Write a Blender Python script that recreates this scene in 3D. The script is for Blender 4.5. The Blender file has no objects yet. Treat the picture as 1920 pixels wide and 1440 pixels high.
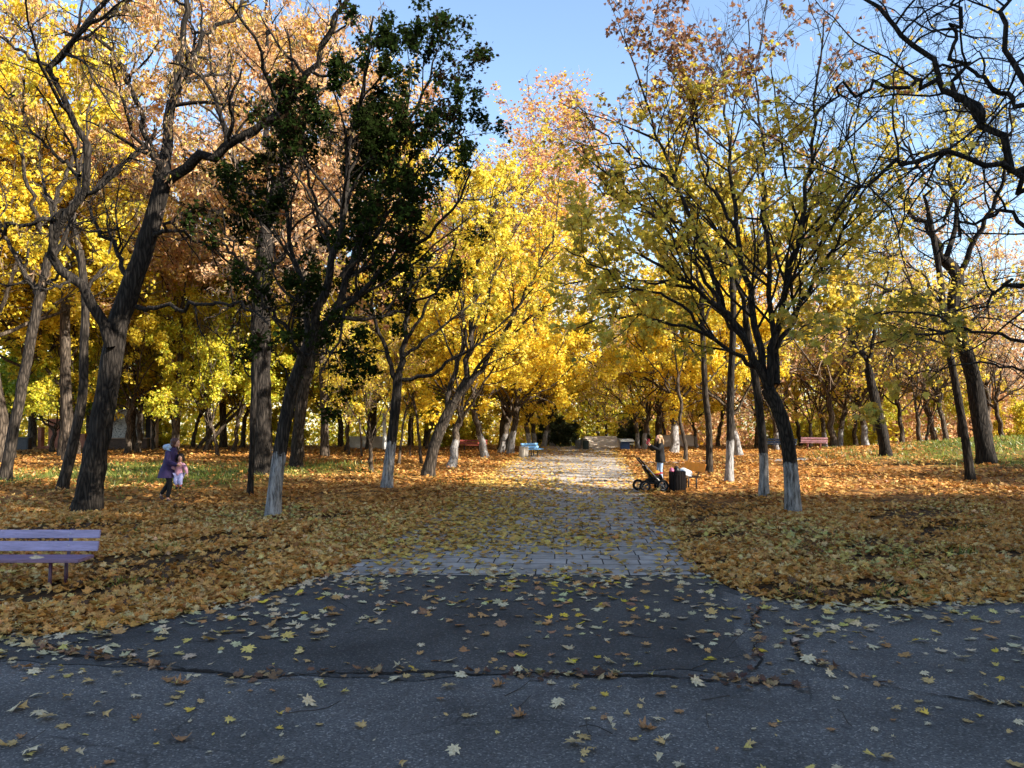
import bpy, bmesh, math, random
import numpy as np
from mathutils import Vector, Matrix
R = np.random.default_rng(11)
random.seed(5)
rad = math.radians
SC = bpy.context.scene
COL = SC.collection

# ---------------------------------------------------------------- camera, sky, sun, exposure
F = 1480.0; HZ = 780.0; CAMZ = 2.35
PITCH = math.atan((HZ - 720.0) / F)
cd = bpy.data.cameras.new("camera"); cam = bpy.data.objects.new("camera", cd); COL.objects.link(cam)
cd.sensor_width = 36.0; cd.lens = F / 1920 * 36.0; cd.clip_end = 3000; cd.clip_start = 0.05
cam.location = (0, 0, CAMZ); cam.rotation_euler = (rad(90) + PITCH, 0, 0)
SC.camera = cam

SUN_EL, SUN_AZ = 31.0, -27.0        # degrees; azimuth from +x (right) towards +y (ahead)
w = bpy.data.worlds.new("World"); SC.world = w; w.use_nodes = True
nt = w.node_tree; nt.nodes.clear()
sky = nt.nodes.new("ShaderNodeTexSky"); sky.sky_type = 'NISHITA'; sky.sun_disc = False
sky.sun_elevation = rad(SUN_EL); sky.sun_rotation = rad(90 - SUN_AZ)
sky.air_density = 1.0; sky.dust_density = 0.6; sky.ozone_density = 1.5
bg = nt.nodes.new("ShaderNodeBackground"); bg.inputs[1].default_value = 0.105
wo = nt.nodes.new("ShaderNodeOutputWorld")
nt.links.new(sky.outputs[0], bg.inputs[0]); nt.links.new(bg.outputs[0], wo.inputs[0])
ld = bpy.data.lights.new("sun", 'SUN'); ld.energy = 5.0; ld.angle = rad(0.6); ld.color = (1.0, 0.92, 0.80)
sun = bpy.data.objects.new("sun", ld); COL.objects.link(sun)
sdir = Vector((math.cos(rad(SUN_EL)) * math.cos(rad(SUN_AZ)), math.cos(rad(SUN_EL)) * math.sin(rad(SUN_AZ)), math.sin(rad(SUN_EL))))
sun.rotation_euler = sdir.to_track_quat('Z', 'Y').to_euler(); sun.location = (60, 20, 40)
SC.view_settings.view_transform = 'Standard'; SC.view_settings.look = 'None'
SC.view_settings.gamma = 1; SC.view_settings.exposure = 1.75
cy = SC.cycles
cy.max_bounces = 8; cy.diffuse_bounces = 7; cy.glossy_bounces = 2; cy.transmission_bounces = 4; cy.transparent_max_bounces = 4
cy.use_denoising = True
cy.sample_clamp_indirect = 6

# ---------------------------------------------------------------- pixel of the 1920 photo -> world point at depth y = D
cp, sp_ = math.cos(PITCH), math.sin(PITCH)
def P(px, py, D):
    u = (720.0 - py) / F
    ry = cp - sp_ * u; rz = sp_ + cp * u
    k = D / ry
    return np.array([(px - 960.0) / F * k, D, CAMZ + rz * k])

# ---------------------------------------------------------------- mesh helpers
def raw_mesh(name, V, faces_flat, counts, col=None, smooth=False, mats=(), fmat=None):
    me = bpy.data.meshes.new(name)
    V = np.asarray(V, np.float32); ff = np.asarray(faces_flat, np.int32); ct = np.asarray(counts, np.int32)
    me.vertices.add(len(V)); me.vertices.foreach_set("co", V.ravel())
    me.loops.add(len(ff)); me.loops.foreach_set("vertex_index", ff)
    me.polygons.add(len(ct))
    st = np.zeros(len(ct), np.int32); st[1:] = np.cumsum(ct)[:-1]
    me.polygons.foreach_set("loop_start", st)
    try: me.polygons.foreach_set("loop_total", ct)
    except Exception: pass
    me.polygons.foreach_set("use_smooth", np.full(len(ct), smooth, bool))
    for m in mats: me.materials.append(m)
    if fmat is not None: me.polygons.foreach_set("material_index", np.asarray(fmat, np.int32))
    if col is not None:
        a = me.color_attributes.new("col", 'FLOAT_COLOR', 'POINT')
        c4 = np.ones((len(V), 4), np.float32); c4[:, :3] = col
        a.data.foreach_set("color", c4.ravel())
    me.update(calc_edges=True)
    return me

def link(name, me, parent=None, loc=(0, 0, 0), rot=(0, 0, 0), scale=None):
    o = bpy.data.objects.new(name, me); COL.objects.link(o)
    o.location = loc; o.rotation_euler = rot
    if scale is not None: o.scale = (scale,) * 3 if not hasattr(scale, '__len__') else scale
    if parent is not None: o.parent = parent
    return o

def tag(o, label=None, cat=None, group=None, kind=None):
    if label: o["label"] = label
    if cat: o["category"] = cat
    if group: o["group"] = group
    if kind: o["kind"] = kind
    return o

def thing(name, label, cat, loc=(0, 0, 0), rz=0.0, group=None, scale=1.0):
    o = link(name, None, None, loc, (0, 0, rz), scale)
    o.empty_display_size = 0.2
    return tag(o, label, cat, group)

class MB:                                   # collects simple shapes into ONE mesh
    def __init__(s): s.b = bmesh.new()
    def box(s, c, d, rot=None, bev=0.0):
        r = bmesh.ops.create_cube(s.b, size=1.0)
        M = Matrix.Translation(Vector(c)) @ (rot.to_4x4() if rot is not None else Matrix.Identity(4)) @ Matrix.Diagonal((*d, 1))
        bmesh.ops.transform(s.b, matrix=M, verts=r['verts'])
        if bev:
            es = list({e for v in r['verts'] for e in v.link_edges})
            bmesh.ops.bevel(s.b, geom=es, offset=bev, segments=2, affect='EDGES')
        return s
    def tube(s, pts, r, k=10, caps=True):
        pts = [Vector(p) for p in pts]; n = len(pts); rings = []
        rr = r if hasattr(r, '__len__') else [r] * n
        t0 = (pts[-1] - pts[0]).normalized()
        ref = Vector((1, 0, 0)) if abs(t0.x) < .6 else Vector((0, 1, 0))
        for i, p in enumerate(pts):
            t = (pts[min(i + 1, n - 1)] - pts[max(i - 1, 0)]).normalized()
            a = t.cross(ref).normalized(); b = t.cross(a)
            rings.append([s.b.verts.new(p + (a * math.cos(2 * math.pi * j / k) + b * math.sin(2 * math.pi * j / k)) * rr[i]) for j in range(k)])
        for i in range(n - 1):
            for j in range(k):
                f = s.b.faces.new((rings[i][j], rings[i][(j + 1) % k], rings[i + 1][(j + 1) % k], rings[i + 1][j])); f.smooth = True
        if caps:
            s.b.faces.new(rings[0]); s.b.faces.new(rings[-1])
        return s
    def torus(s, c, R_, r, axis='Y', n=28, k=10):
        rings = []
        for i in range(n):
            a = 2 * math.pi * i / n; ring = []
            for j in range(k):
                b = 2 * math.pi * j / k; q = R_ + r * math.cos(b)
                v = Vector((q * math.cos(a), r * math.sin(b), q * math.sin(a))) if axis == 'Y' else Vector((q * math.cos(a), q * math.sin(a), r * math.sin(b)))
                ring.append(s.b.verts.new(v + Vector(c)))
            rings.append(ring)
        for i in range(n):
            for j in range(k):
                f = s.b.faces.new((rings[i][j], rings[(i + 1) % n][j], rings[(i + 1) % n][(j + 1) % k], rings[i][(j + 1) % k])); f.smooth = True
        return s
    def blob(s, c, d, seed=0, amp=.12, sub=3):
        r = bmesh.ops.create_icosphere(s.b, subdivisions=sub, radius=1.0)
        rg = np.random.default_rng(seed); ph = rg.uniform(0, 6, 9); fr = rg.uniform(1.5, 4, 9)
        for v in r['verts']:
            n = sum(math.sin(v.co[i % 3] * fr[i] * 1.6 + ph[i]) for i in range(9)) / 4
            v.co = v.co * (1 + amp * n); v.co = Vector((v.co.x * d[0] / 2 + c[0], v.co.y * d[1] / 2 + c[1], v.co.z * d[2] / 2 + c[2]))
            for f in v.link_faces: f.smooth = True
        return s
    def poly(s, pts, depth):                 # pts in 3-D, extruded by vector depth
        vs = [s.b.verts.new(p) for p in pts]; f = s.b.faces.new(vs)
        g = bmesh.ops.extrude_face_region(s.b, geom=[f])
        bmesh.ops.translate(s.b, vec=Vector(depth), verts=[e for e in g['geom'] if isinstance(e, bmesh.types.BMVert)])
        return s
    def build(s, name, mat, parent=None, loc=(0, 0, 0), rot=(0, 0, 0)):
        bmesh.ops.recalc_face_normals(s.b, faces=s.b.faces)
        me = bpy.data.meshes.new(name); s.b.to_mesh(me); s.b.free(); me.materials.append(mat)
        return link(name, me, parent, loc, rot)

def lin(r, g, b):
    f = lambda c: (c / 255 / 12.92) if c / 255 <= .04045 else ((c / 255 + .055) / 1.055) ** 2.4
    return np.array([f(r), f(g), f(b)])

# ---------------------------------------------------------------- materials
def nmat(name):
    m = bpy.data.materials.new(name); m.use_nodes = True
    return m, m.node_tree, m.node_tree.nodes, m.node_tree.links
def N(nt, typ, **kw):
    n = nt.nodes.new(typ)
    for k, v in kw.items():
        if k.startswith('_'): setattr(n, k[1:], v)
        else: n.inputs[k.replace('__', ' ')].default_value = v
    return n
def ramp(nt, stops):
    n = nt.nodes.new("ShaderNodeValToRGB"); e = n.color_ramp.elements
    while len(e) < len(stops): e.new(.5)
    for i, (p, c) in enumerate(stops):
        e[i].position = p; e[i].color = (*c, 1) if len(c) == 3 else c
    return n
def mixc(nt, a, b, fac, blend='MIX'):
    n = nt.nodes.new("ShaderNodeMix"); n.data_type = 'RGBA'; n.blend_type = blend
    for s, v in ((n.inputs[6], a), (n.inputs[7], b), (n.inputs[0], fac)):
        if hasattr(v, 'is_linked') or hasattr(v, 'links'): nt.links.new(v, s)
        elif hasattr(v, '__len__'): s.default_value = (*v[:3], 1)
        else: s.default_value = v
    return n.outputs[2]
def paint(name, c, rough=.55, var=.25, scale=9.0, bump=.15, metal=0.0, grime=None, gr=.25, stretch=(1, 1, 1)):
    if grime is None: grime = tuple(min(.12, x * .45) for x in c)
    m, nt, ns, lk = nmat(name); b = ns['Principled BSDF']
    if max(c) < .03: b.inputs['Specular IOR Level'].default_value = .2
    tc = N(nt, "ShaderNodeTexCoord"); mp = N(nt, "ShaderNodeMapping"); mp.inputs['Scale'].default_value = stretch
    lk.new(tc.outputs['Object'], mp.inputs[0])
    nz = N(nt, "ShaderNodeTexNoise", Scale=scale, Detail=6.0, Roughness=.6); lk.new(mp.outputs[0], nz.inputs['Vector'])
    r = ramp(nt, [(.3, [x * (1 - var) for x in c]), (.7, [min(1, x * (1 + var)) for x in c])]); lk.new(nz.outputs[0], r.inputs[0])
    n2 = N(nt, "ShaderNodeTexNoise", Scale=scale * 3.1, Detail=8.0, Roughness=.7); lk.new(mp.outputs[0], n2.inputs['Vector'])
    r2 = ramp(nt, [(.52, (0, 0, 0)), (.72, (gr, gr, gr))]); lk.new(n2.outputs[0], r2.inputs[0])
    lk.new(mixc(nt, r.outputs[0], grime, r2.outputs[0]), b.inputs['Base Color'])
    b.inputs['Roughness'].default_value = rough; b.inputs['Metallic'].default_value = metal
    bp = N(nt, "ShaderNodeBump", Strength=bump, Distance=.01); lk.new(n2.outputs[0], bp.inputs['Height']); lk.new(bp.outputs[0], b.inputs['Normal'])
    return m

def leaf_mat(name, trans=.5, gloss=.04):
    m, nt, ns, lk = nmat(name); ns.remove(ns['Principled BSDF']); out = ns['Material Output']
    at = N(nt, "ShaderNodeAttribute"); at.attribute_name = "col"
    tc = N(nt, "ShaderNodeTexCoord")
    nz = N(nt, "ShaderNodeTexNoise", Scale=38.0, Detail=3.0); lk.new(tc.outputs['Object'], nz.inputs['Vector'])
    r = ramp(nt, [(.3, (.72, .66, .6)), (.65, (1.1, 1.1, 1.1))]); lk.new(nz.outputs[0], r.inputs[0])
    c = mixc(nt, at.outputs[0], r.outputs[0], 1.0, 'MULTIPLY')
    d = N(nt, "ShaderNodeBsdfDiffuse"); t = N(nt, "ShaderNodeBsdfTranslucent"); lk.new(c, d.inputs[0]); lk.new(c, t.inputs[0])
    mx = N(nt, "ShaderNodeMixShader"); mx.inputs[0].default_value = trans; lk.new(d.outputs[0], mx.inputs[1]); lk.new(t.outputs[0], mx.inputs[2])
    if gloss > 0:
        g = N(nt, "ShaderNodeBsdfGlossy", Roughness=.45); m2 = N(nt, "ShaderNodeMixShader"); m2.inputs[0].default_value = gloss
        lk.new(mx.outputs[0], m2.inputs[1]); lk.new(g.outputs[0], m2.inputs[2]); lk.new(m2.outputs[0], out.inputs[0])
    else: lk.new(mx.outputs[0], out.inputs[0])
    return m

def bark_mat(name, dark, light, white=0.0, furrow=1.0, vscale=5.0):
    m, nt, ns, lk = nmat(name); b = ns['Principled BSDF']; b.inputs['Roughness'].default_value = .92
    b.inputs['Specular IOR Level'].default_value = .15
    tc = N(nt, "ShaderNodeTexCoord"); mp = N(nt, "ShaderNodeMapping"); mp.inputs['Scale'].default_value = (1, 1, .16)
    lk.new(tc.outputs['Object'], mp.inputs[0])
    dn = N(nt, "ShaderNodeTexNoise", Scale=3.0, Detail=3.0); lk.new(mp.outputs[0], dn.inputs['Vector'])
    dd = mixc(nt, mp.outputs[0], dn.outputs['Color'], .2)
    vo = N(nt, "ShaderNodeTexVoronoi", Scale=vscale * 4); vo.feature = 'DISTANCE_TO_EDGE'; lk.new(dd, vo.inputs['Vector'])
    nz = N(nt, "ShaderNodeTexNoise", Scale=vscale * 7, Detail=7.0, Roughness=.7); lk.new(mp.outputs[0], nz.inputs['Vector'])
    r = ramp(nt, [(.02, [c * .4 for c in dark]), (.12, dark), (.45, light)]); lk.new(vo.outputs[0], r.inputs[0])
    r2 = ramp(nt, [(.3, (.55, .55, .55)), (.7, (1.25, 1.22, 1.18))]); lk.new(nz.outputs[0], r2.inputs[0])
    c = mixc(nt, r.outputs[0], r2.outputs[0], 1.0, 'MULTIPLY')
    if white > 0:
        sx = N(nt, "ShaderNodeSeparateXYZ"); lk.new(tc.outputs['Object'], sx.inputs[0])
        n3 = N(nt, "ShaderNodeTexNoise", Scale=7.0, Detail=5.0); lk.new(tc.outputs['Object'], n3.inputs['Vector'])
        ma = N(nt, "ShaderNodeMath"); ma.operation = 'MULTIPLY_ADD'; ma.inputs[1].default_value = .35; lk.new(n3.outputs[0], ma.inputs[0]); lk.new(sx.outputs[2], ma.inputs[2])
        mr = N(nt, "ShaderNodeMapRange"); mr.inputs[1].default_value = white + .16; mr.inputs[2].default_value = white + .20; mr.inputs[3].default_value = 1; mr.inputs[4].default_value = 0
        lk.new(ma.outputs[0], mr.inputs[0])
        n4 = N(nt, "ShaderNodeTexNoise", Scale=16.0, Detail=8.0, Roughness=.75); lk.new(mp.outputs[0], n4.inputs['Vector'])
        r4 = ramp(nt, [(.40, (0.1, 0.1, 0.1)), (.60, (.9, .9, .9))]); lk.new(n4.outputs[0], r4.inputs[0])
        m5 = N(nt, "ShaderNodeMath"); m5.operation = 'MULTIPLY'; lk.new(mr.outputs[0], m5.inputs[0]); lk.new(r4.outputs[0], m5.inputs[1])
        c = mixc(nt, c, (.36, .35, .345), m5.outputs[0])
    lk.new(c, b.inputs['Base Color'])
    ad = N(nt, "ShaderNodeMath"); ad.operation = 'MULTIPLY_ADD'; ad.inputs[1].default_value = .4; lk.new(nz.outputs[0], ad.inputs[0])
    cl = N(nt, "ShaderNodeMath"); cl.operation = 'MINIMUM'; cl.inputs[1].default_value = .4; lk.new(vo.outputs[0], cl.inputs[0]); lk.new(cl.outputs[0], ad.inputs[2])
    bp = N(nt, "ShaderNodeBump", Strength=.9, Distance=.05 * furrow); lk.new(ad.outputs[0], bp.inputs['Height']); lk.new(bp.outputs[0], b.inputs['Normal'])
    return m
# ---------------------------------------------------------------- terrain
def path_c(y): return 0.1 + 0.095 * (y - 12)
def path_hw(y): return 2.75 + 0.010 * (y - 12)
AEX = np.array([-30, -12, -5.5, -4.27, -3.4, -2.7, 2.85, 3.0, 3.4, 4.2, 6.4, 15, 30], float)
AEY = np.array([7.2, 8.0, 8.48, 8.9, 10.2, 11.9, 11.9, 10.7, 9.98, 9.85, 10.15, 10.6, 11.0], float)
def asph_edge(x): return np.interp(x, AEX, AEY)
def road_dist(x, y):                        # > 0 outside the paved surfaces (rough metres)
    dp = np.where(y > 11.5, np.abs(x - path_c(y)) - path_hw(y), 9.0)
    da = y - asph_edge(x)
    return np.minimum(dp, da)
def gz(x, y):
    x = np.asarray(x, float); y = np.asarray(y, float)
    z = 1.25 * np.exp(-(((x - 28) / 9.0) ** 2 + ((y - 40) / 11.0) ** 2))
    z = z - 0.045 * np.maximum(0, y - 62)
    d = np.clip((road_dist(x, y) - .4) / 3.0, 0, 1)
    z = z + d * (.02 + .035 * (np.sin(x * 1.7 + y * .6) + np.sin(y * 1.3 - x * .8 + 2)) * .5 + .02 * np.sin(x * 4.1 + 1) * np.sin(y * 3.7))
    return z
def vnoise(x, y, s=1.0, seed=0):
    rg = np.random.default_rng(seed); o = np.zeros_like(x, dtype=float)
    for k in range(6):
        a = rg.uniform(0, 6.28); f = s * rg.uniform(.6, 2.2); o += np.sin((x * math.cos(a) + y * math.sin(a)) * f + rg.uniform(0, 6.28))
    return o / 6 + .0

def grass_mask(x, y):
    l = np.exp(-(((x + 14) / 8.5) ** 2 + ((y - 33) / 8.0) ** 2)) * 1.5
    m = np.exp(-(((x - 27) / 9.5) ** 2 + ((y - 38) / 10.) ** 2)) * 1.7
    c = np.exp(-(((x + 10) / 5.0) ** 2 + ((y - 19) / 2.2) ** 2)) * .55
    n = vnoise(x, y, .8, 3) * .5 + vnoise(x, y, 2.5, 4) * .35
    return np.clip(np.maximum(np.maximum(l, m), c) + n - .35, 0, 1)

xs = np.unique(np.concatenate([np.linspace(-400, -40, 25), np.linspace(-40, 40, 220), np.linspace(40, 400, 25)]))
ys = np.unique(np.concatenate([np.linspace(-60, 2, 16), np.linspace(2, 64, 190), np.linspace(64, 130, 40), np.linspace(130, 900, 20)]))
GX, GY = np.meshgrid(xs, ys); GZ = gz(GX, GY)
GZ = np.where(road_dist(GX, GY) < .25, GZ - .01, GZ)
nx, ny = len(xs), len(ys)
idx = np.arange(nx * ny).reshape(ny, nx)
q = np.stack([idx[:-1, :-1], idx[:-1, 1:], idx[1:, 1:], idx[1:, :-1]], -1).reshape(-1, 4)

def ground_mat():
    m, nt, ns, lk = nmat("leaf_litter_ground"); b = ns['Principled BSDF']; b.inputs['Roughness'].default_value = .95; b.inputs['Specular IOR Level'].default_value = .1
    tc = N(nt, "ShaderNodeTexCoord")
    vo = N(nt, "ShaderNodeTexVoronoi", Scale=9.0, Randomness=1.0); lk.new(tc.outputs['Object'], vo.inputs['Vector'])
    sx = N(nt, "ShaderNodeSeparateColor"); lk.new(vo.outputs['Color'], sx.inputs[0])
    rl = ramp(nt, [(0, (.05, .022, .008)), (.25, (.19, .075, .02)), (.5, (.34, .14, .03)), (.75, (.44, .21, .05)), (1, (.5, .31, .11))]); lk.new(sx.outputs[0], rl.inputs[0])
    ve = N(nt, "ShaderNodeTexVoronoi", Scale=9.0); ve.feature = 'DISTANCE_TO_EDGE'; lk.new(tc.outputs['Object'], ve.inputs['Vector'])
    re = ramp(nt, [(0, (.25, .2, .16)), (.12, (1, 1, 1))]); lk.new(ve.outputs[0], re.inputs[0])
    lit = mixc(nt, rl.outputs[0], re.outputs[0], 1.0, 'MULTIPLY')
    nz = N(nt, "ShaderNodeTexNoise", Scale=30.0, Detail=6.0, Roughness=.7); lk.new(tc.outputs['Object'], nz.inputs['Vector'])
    rg = ramp(nt, [(.3, (.035, .05, .010)), (.55, (.10, .13, .025)), (.8, (.22, .22, .05))]); lk.new(nz.outputs[0], rg.inputs[0])
    at = N(nt, "ShaderNodeAttribute"); at.attribute_name = "col"
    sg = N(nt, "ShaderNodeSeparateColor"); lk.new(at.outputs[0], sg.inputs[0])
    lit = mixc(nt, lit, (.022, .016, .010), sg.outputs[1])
    c = mixc(nt, lit, rg.outputs[0], sg.outputs[0])
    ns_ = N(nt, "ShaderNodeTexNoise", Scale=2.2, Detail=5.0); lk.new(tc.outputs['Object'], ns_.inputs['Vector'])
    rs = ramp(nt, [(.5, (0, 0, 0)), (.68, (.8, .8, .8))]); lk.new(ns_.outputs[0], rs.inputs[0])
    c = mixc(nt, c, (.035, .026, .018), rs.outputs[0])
    lk.new(c, b.inputs['Base Color'])
    bp = N(nt, "ShaderNodeBump", Strength=.7, Distance=.04); lk.new(sx.outputs[1], bp.inputs['Height']); lk.new(bp.outputs[0], b.inputs['Normal'])
    return m
gm = grass_mask(GX, GY)
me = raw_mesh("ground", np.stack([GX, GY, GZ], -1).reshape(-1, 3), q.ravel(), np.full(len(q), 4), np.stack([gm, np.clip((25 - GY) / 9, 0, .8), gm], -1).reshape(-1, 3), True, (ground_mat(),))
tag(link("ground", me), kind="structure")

def asphalt_mat(name, base, agg, crack):
    m, nt, ns, lk = nmat(name); b = ns['Principled BSDF']; b.inputs['Roughness'].default_value = .88; b.inputs['Specular IOR Level'].default_value = .3
    tc = N(nt, "ShaderNodeTexCoord")
    n1 = N(nt, "ShaderNodeTexNoise", Scale=.9, Detail=8.0, Roughness=.62); lk.new(tc.outputs['Object'], n1.inputs['Vector'])
    r1 = ramp(nt, [(.32, [c * .60 for c in base]), (.5, base), (.68, [c * 1.38 for c in base])]); lk.new(n1.outputs[0], r1.inputs[0])
    v = N(nt, "ShaderNodeTexVoronoi", Scale=75.0); lk.new(tc.outputs['Object'], v.inputs['Vector'])
    sx = N(nt, "ShaderNodeSeparateColor"); lk.new(v.outputs['Color'], sx.inputs[0])
    r2 = ramp(nt, [(0, (.55, .55, .55)), (.6, (.95, .95, .95)), (.9, (agg, agg, agg * .98)), (.97, (agg * 1.9, agg * 1.85, agg * 1.75))]); lk.new(sx.outputs[0], r2.inputs[0])
    c = mixc(nt, r1.outputs[0], r2.outputs[0], 1.0, 'MULTIPLY')
    wn = N(nt, "ShaderNodeTexNoise", Scale=1.1, Detail=6.0); lk.new(tc.outputs['Object'], wn.inputs['Vector'])
    wd = mixc(nt, tc.outputs['Object'], wn.outputs['Color'], .35)
    vc = N(nt, "ShaderNodeTexVoronoi", Scale=.42); vc.feature = 'DISTANCE_TO_EDGE'; lk.new(wd, vc.inputs['Vector'])
    rc = ramp(nt, [(.0, (1, 1, 1)), (.0055, (0, 0, 0))]); lk.new(vc.outputs[0], rc.inputs[0])
    n5 = N(nt, "ShaderNodeTexNoise", Scale=.6, Detail=2.0); lk.new(tc.outputs['Object'], n5.inputs['Vector'])
    r5 = ramp(nt, [(.5, (0, 0, 0)), (.58, (crack, crack, crack))]); lk.new(n5.outputs[0], r5.inputs[0])
    mm = mixc(nt, rc.outputs[0], r5.outputs[0], 1.0, 'MULTIPLY')
    lk.new(mixc(nt, c, (.012, .010, .009), mm), b.inputs['Base Color'])
    bp = N(nt, "ShaderNodeBump", Strength=.5, Distance=.006); lk.new(sx.outputs[1], bp.inputs['Height']); lk.new(bp.outputs[0], b.inputs['Normal'])
    return m

def strip_sheet(name, rows, dz, mat, cols=24):
    """rows: list of (y, x0, x1) -> one sheet following the ground, dz above it"""
    V = []; 
    for (y, x0, x1) in rows:
        for k in range(cols + 1):
            x = x0 + (x1 - x0) * k / cols; yy = y(x) if callable(y) else y
            z = 1.25 * math.exp(-(((x - 28) / 9.0) ** 2 + ((yy - 40) / 11.0) ** 2)) - .045 * max(0, yy - 62)
            V.append((x, yy, z + dz))
    c = cols + 1; f = []
    for r in range(len(rows) - 1):
        for k in range(cols): f += [r * c + k, r * c + k + 1, (r + 1) * c + k + 1, (r + 1) * c + k]
    me = raw_mesh(name, V, f, np.full(len(f) // 4, 4), None, True, (mat,))
    return tag(link(name, me), kind="structure")

M_old = asphalt_mat("worn_asphalt", (.102, .094, .087), 1.25, .6)
M_new = asphalt_mat("newer_asphalt", (.060, .056, .052), 1.2, .25)
jit = lambda x: .06 * math.sin(x * 2.3) + .04 * math.sin(x * 5.7 + 1) + .025 * math.sin(x * 13.1)
edge = lambda x: float(asph_edge(x)) + jit(x) * (1.5 if x > 2.9 or x < -3 else .2)
rows = [(-40, -60, 60), (0, -40, 40), (4, -30, 30)]
rows += [((lambda x, t=t: 4 + (edge(x) - 4) * t), -30, 30) for t in (.33, .66, 1.0)]
strip_sheet("asphalt_road", rows, .004, M_old, 300)
lo = lambda x: 7.25 + .10 * math.sin(x * 1.3) + .05 * math.sin(x * 4.1 + 2) + .03 * math.sin(x * 9) + .09 * max(0, -x - 2) ** 1.3
rows = [((lambda x, t=t: lo(x) + (edge(x) - .03 - lo(x)) * t), -5.6, 3.05 - .9 * (1 - t) + .06 * math.sin(t * 17)) for t in np.linspace(0, 1, 9)]
strip_sheet("asphalt_patch", rows, .010, M_new, 160)
# broken dirt-filled seam between the two surfaces
def seam(name, pts, wid, seed):
    rg = np.random.default_rng(seed); V = []; f = []; n = 0
    ps = []
    for a, b in zip(pts[:-1], pts[1:]):
        L = max(2, int(math.dist(a, b) / .05))
        ps += [(a[0] + (b[0] - a[0]) * i / L, a[1] + (b[1] - a[1]) * i / L) for i in range(L)]
    for i, (x, y) in enumerate(ps):
        o = .03 * math.sin(i * .31) + rg.normal(0, .012); ww = wid * max(.15, (.6 + .6 * math.sin(i * .17) + rg.normal(0, .35)))
        dx = ps[min(i + 1, len(ps) - 1)][0] - ps[max(i - 1, 0)][0]; dy = ps[min(i + 1, len(ps) - 1)][1] - ps[max(i - 1, 0)][1]; l = math.hypot(dx, dy) + 1e-6
        nx_, ny_ = -dy / l, dx / l
        V += [(x + nx_ * (o - ww), y + ny_ * (o - ww), .0145), (x + nx_ * (o + ww), y + ny_ * (o + ww), .0145)]
    for i in range(len(ps) - 1): f += [2 * i, 2 * i + 1, 2 * i + 3, 2 * i + 2]
    me = raw_mesh(name, V, f, np.full(len(f) // 4, 4), None, False, (M_dirt,))
    return tag(link(name, me), kind="structure")
M_dirt = paint("black_leaf_mould", (.018, .014, .011), .95, .6, 30, .6)
SEAM = [(-4.9, 8.25), (-4.4, 7.9), (-3.4, 7.5), (-2.4, 7.18), (-1.2, 7.32), (0, 7.26), (1.0, 7.22), (1.9, 7.12), (2.5, 6.9)]
seam("asphalt_seam", SEAM, .030, 1)
SEAM2 = [(3.05, 9.9), (2.75, 9.1), (2.55, 8.3), (2.25, 7.35)]
seam("asphalt_seam", SEAM2, .014, 2)
SEAM3 = [(2.9, 8.4), (2.8, 7.7), (3.2, 7.0), (3.8, 6.55), (4.6, 6.4)]
seam("asphalt_seam", SEAM3, .014, 3)

def slab_mat():
    m, nt, ns, lk = nmat("concrete_slabs"); b = ns['Principled BSDF']; b.inputs['Roughness'].default_value = .85; b.inputs['Specular IOR Level'].default_value = .25
    tc = N(nt, "ShaderNodeTexCoord"); mp = N(nt, "ShaderNodeMapping"); mp.inputs['Rotation'].default_value = (0, 0, rad(4))
    lk.new(tc.outputs['Object'], mp.inputs[0])
    dn = N(nt, "ShaderNodeTexNoise", Scale=1.5, Detail=3.0); lk.new(mp.outputs[0], dn.inputs['Vector'])
    dd = mixc(nt, mp.outputs[0], dn.outputs['Color'], .035)
    br = N(nt, "ShaderNodeTexBrick", Scale=1.0); br.offset = .43; br.offset_frequency = 2; br.squash = .8; br.squash_frequency = 3
    br.inputs['Brick Width'].default_value = .56; br.inputs['Row Height'].default_value = .42; br.inputs['Mortar Size'].default_value = .011; br.inputs['Mortar Smooth'].default_value = .2
    br.inputs['Color1'].default_value = (.28, .255, .23, 1); br.inputs['Color2'].default_value = (.40, .365, .335, 1); br.inputs['Mortar'].default_value = (.035, .03, .028, 1)
    lk.new(dd, br.inputs['Vector'])
    n2 = N(nt, "ShaderNodeTexNoise", Scale=3.0, Detail=9.0, Roughness=.68); lk.new(tc.outputs['Object'], n2.inputs['Vector'])
    r2 = ramp(nt, [(.3, (.62, .6, .58)), (.7, (1.2, 1.18, 1.15))]); lk.new(n2.outputs[0], r2.inputs[0])
    lk.new(mixc(nt, br.outputs[0], r2.outputs[0], 1.0, 'MULTIPLY'), b.inputs['Base Color'])
    iv = N(nt, "ShaderNodeMath"); iv.operation = 'MULTIPLY_ADD'; iv.inputs[1].default_value = -1.0; lk.new(br.outputs['Fac'], iv.inputs[0])
    ms = N(nt, "ShaderNodeMath"); ms.operation = 'MULTIPLY'; ms.inputs[1].default_value = .25; lk.new(n2.outputs[0], ms.inputs[0]); lk.new(ms.outputs[0], iv.inputs[2])
    bp = N(nt, "ShaderNodeBump", Strength=.8, Distance=.012); lk.new(iv.outputs[0], bp.inputs['Height']); lk.new(bp.outputs[0], b.inputs['Normal'])
    return m
ylo = lambda x: 11.72 + .03 * math.sin(x * 3)
rows = [(ylo, path_c(12) - path_hw(12), path_c(12) + path_hw(12))] + [(float(y), path_c(y) - path_hw(y), path_c(y) + path_hw(y)) for y in np.linspace(12.4, 66, 90)]
strip_sheet("paved_path", rows, .016, slab_mat(), 20)
M_conc = paint("pale_concrete", (.42, .38, .33), .9, .25, 2.5, .4)
rows = [(39.6 + .05 * k * 30, path_c(40) + 3.0, 16.5) for k in (0, 1)]
strip_sheet("side_path", [(39.4, 5.7, 16.5), (41.2, 5.9, 16.5)], .022, paint("grey_side_path", (.2, .19, .19), .9, .2, 3, .3), 30)
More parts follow.
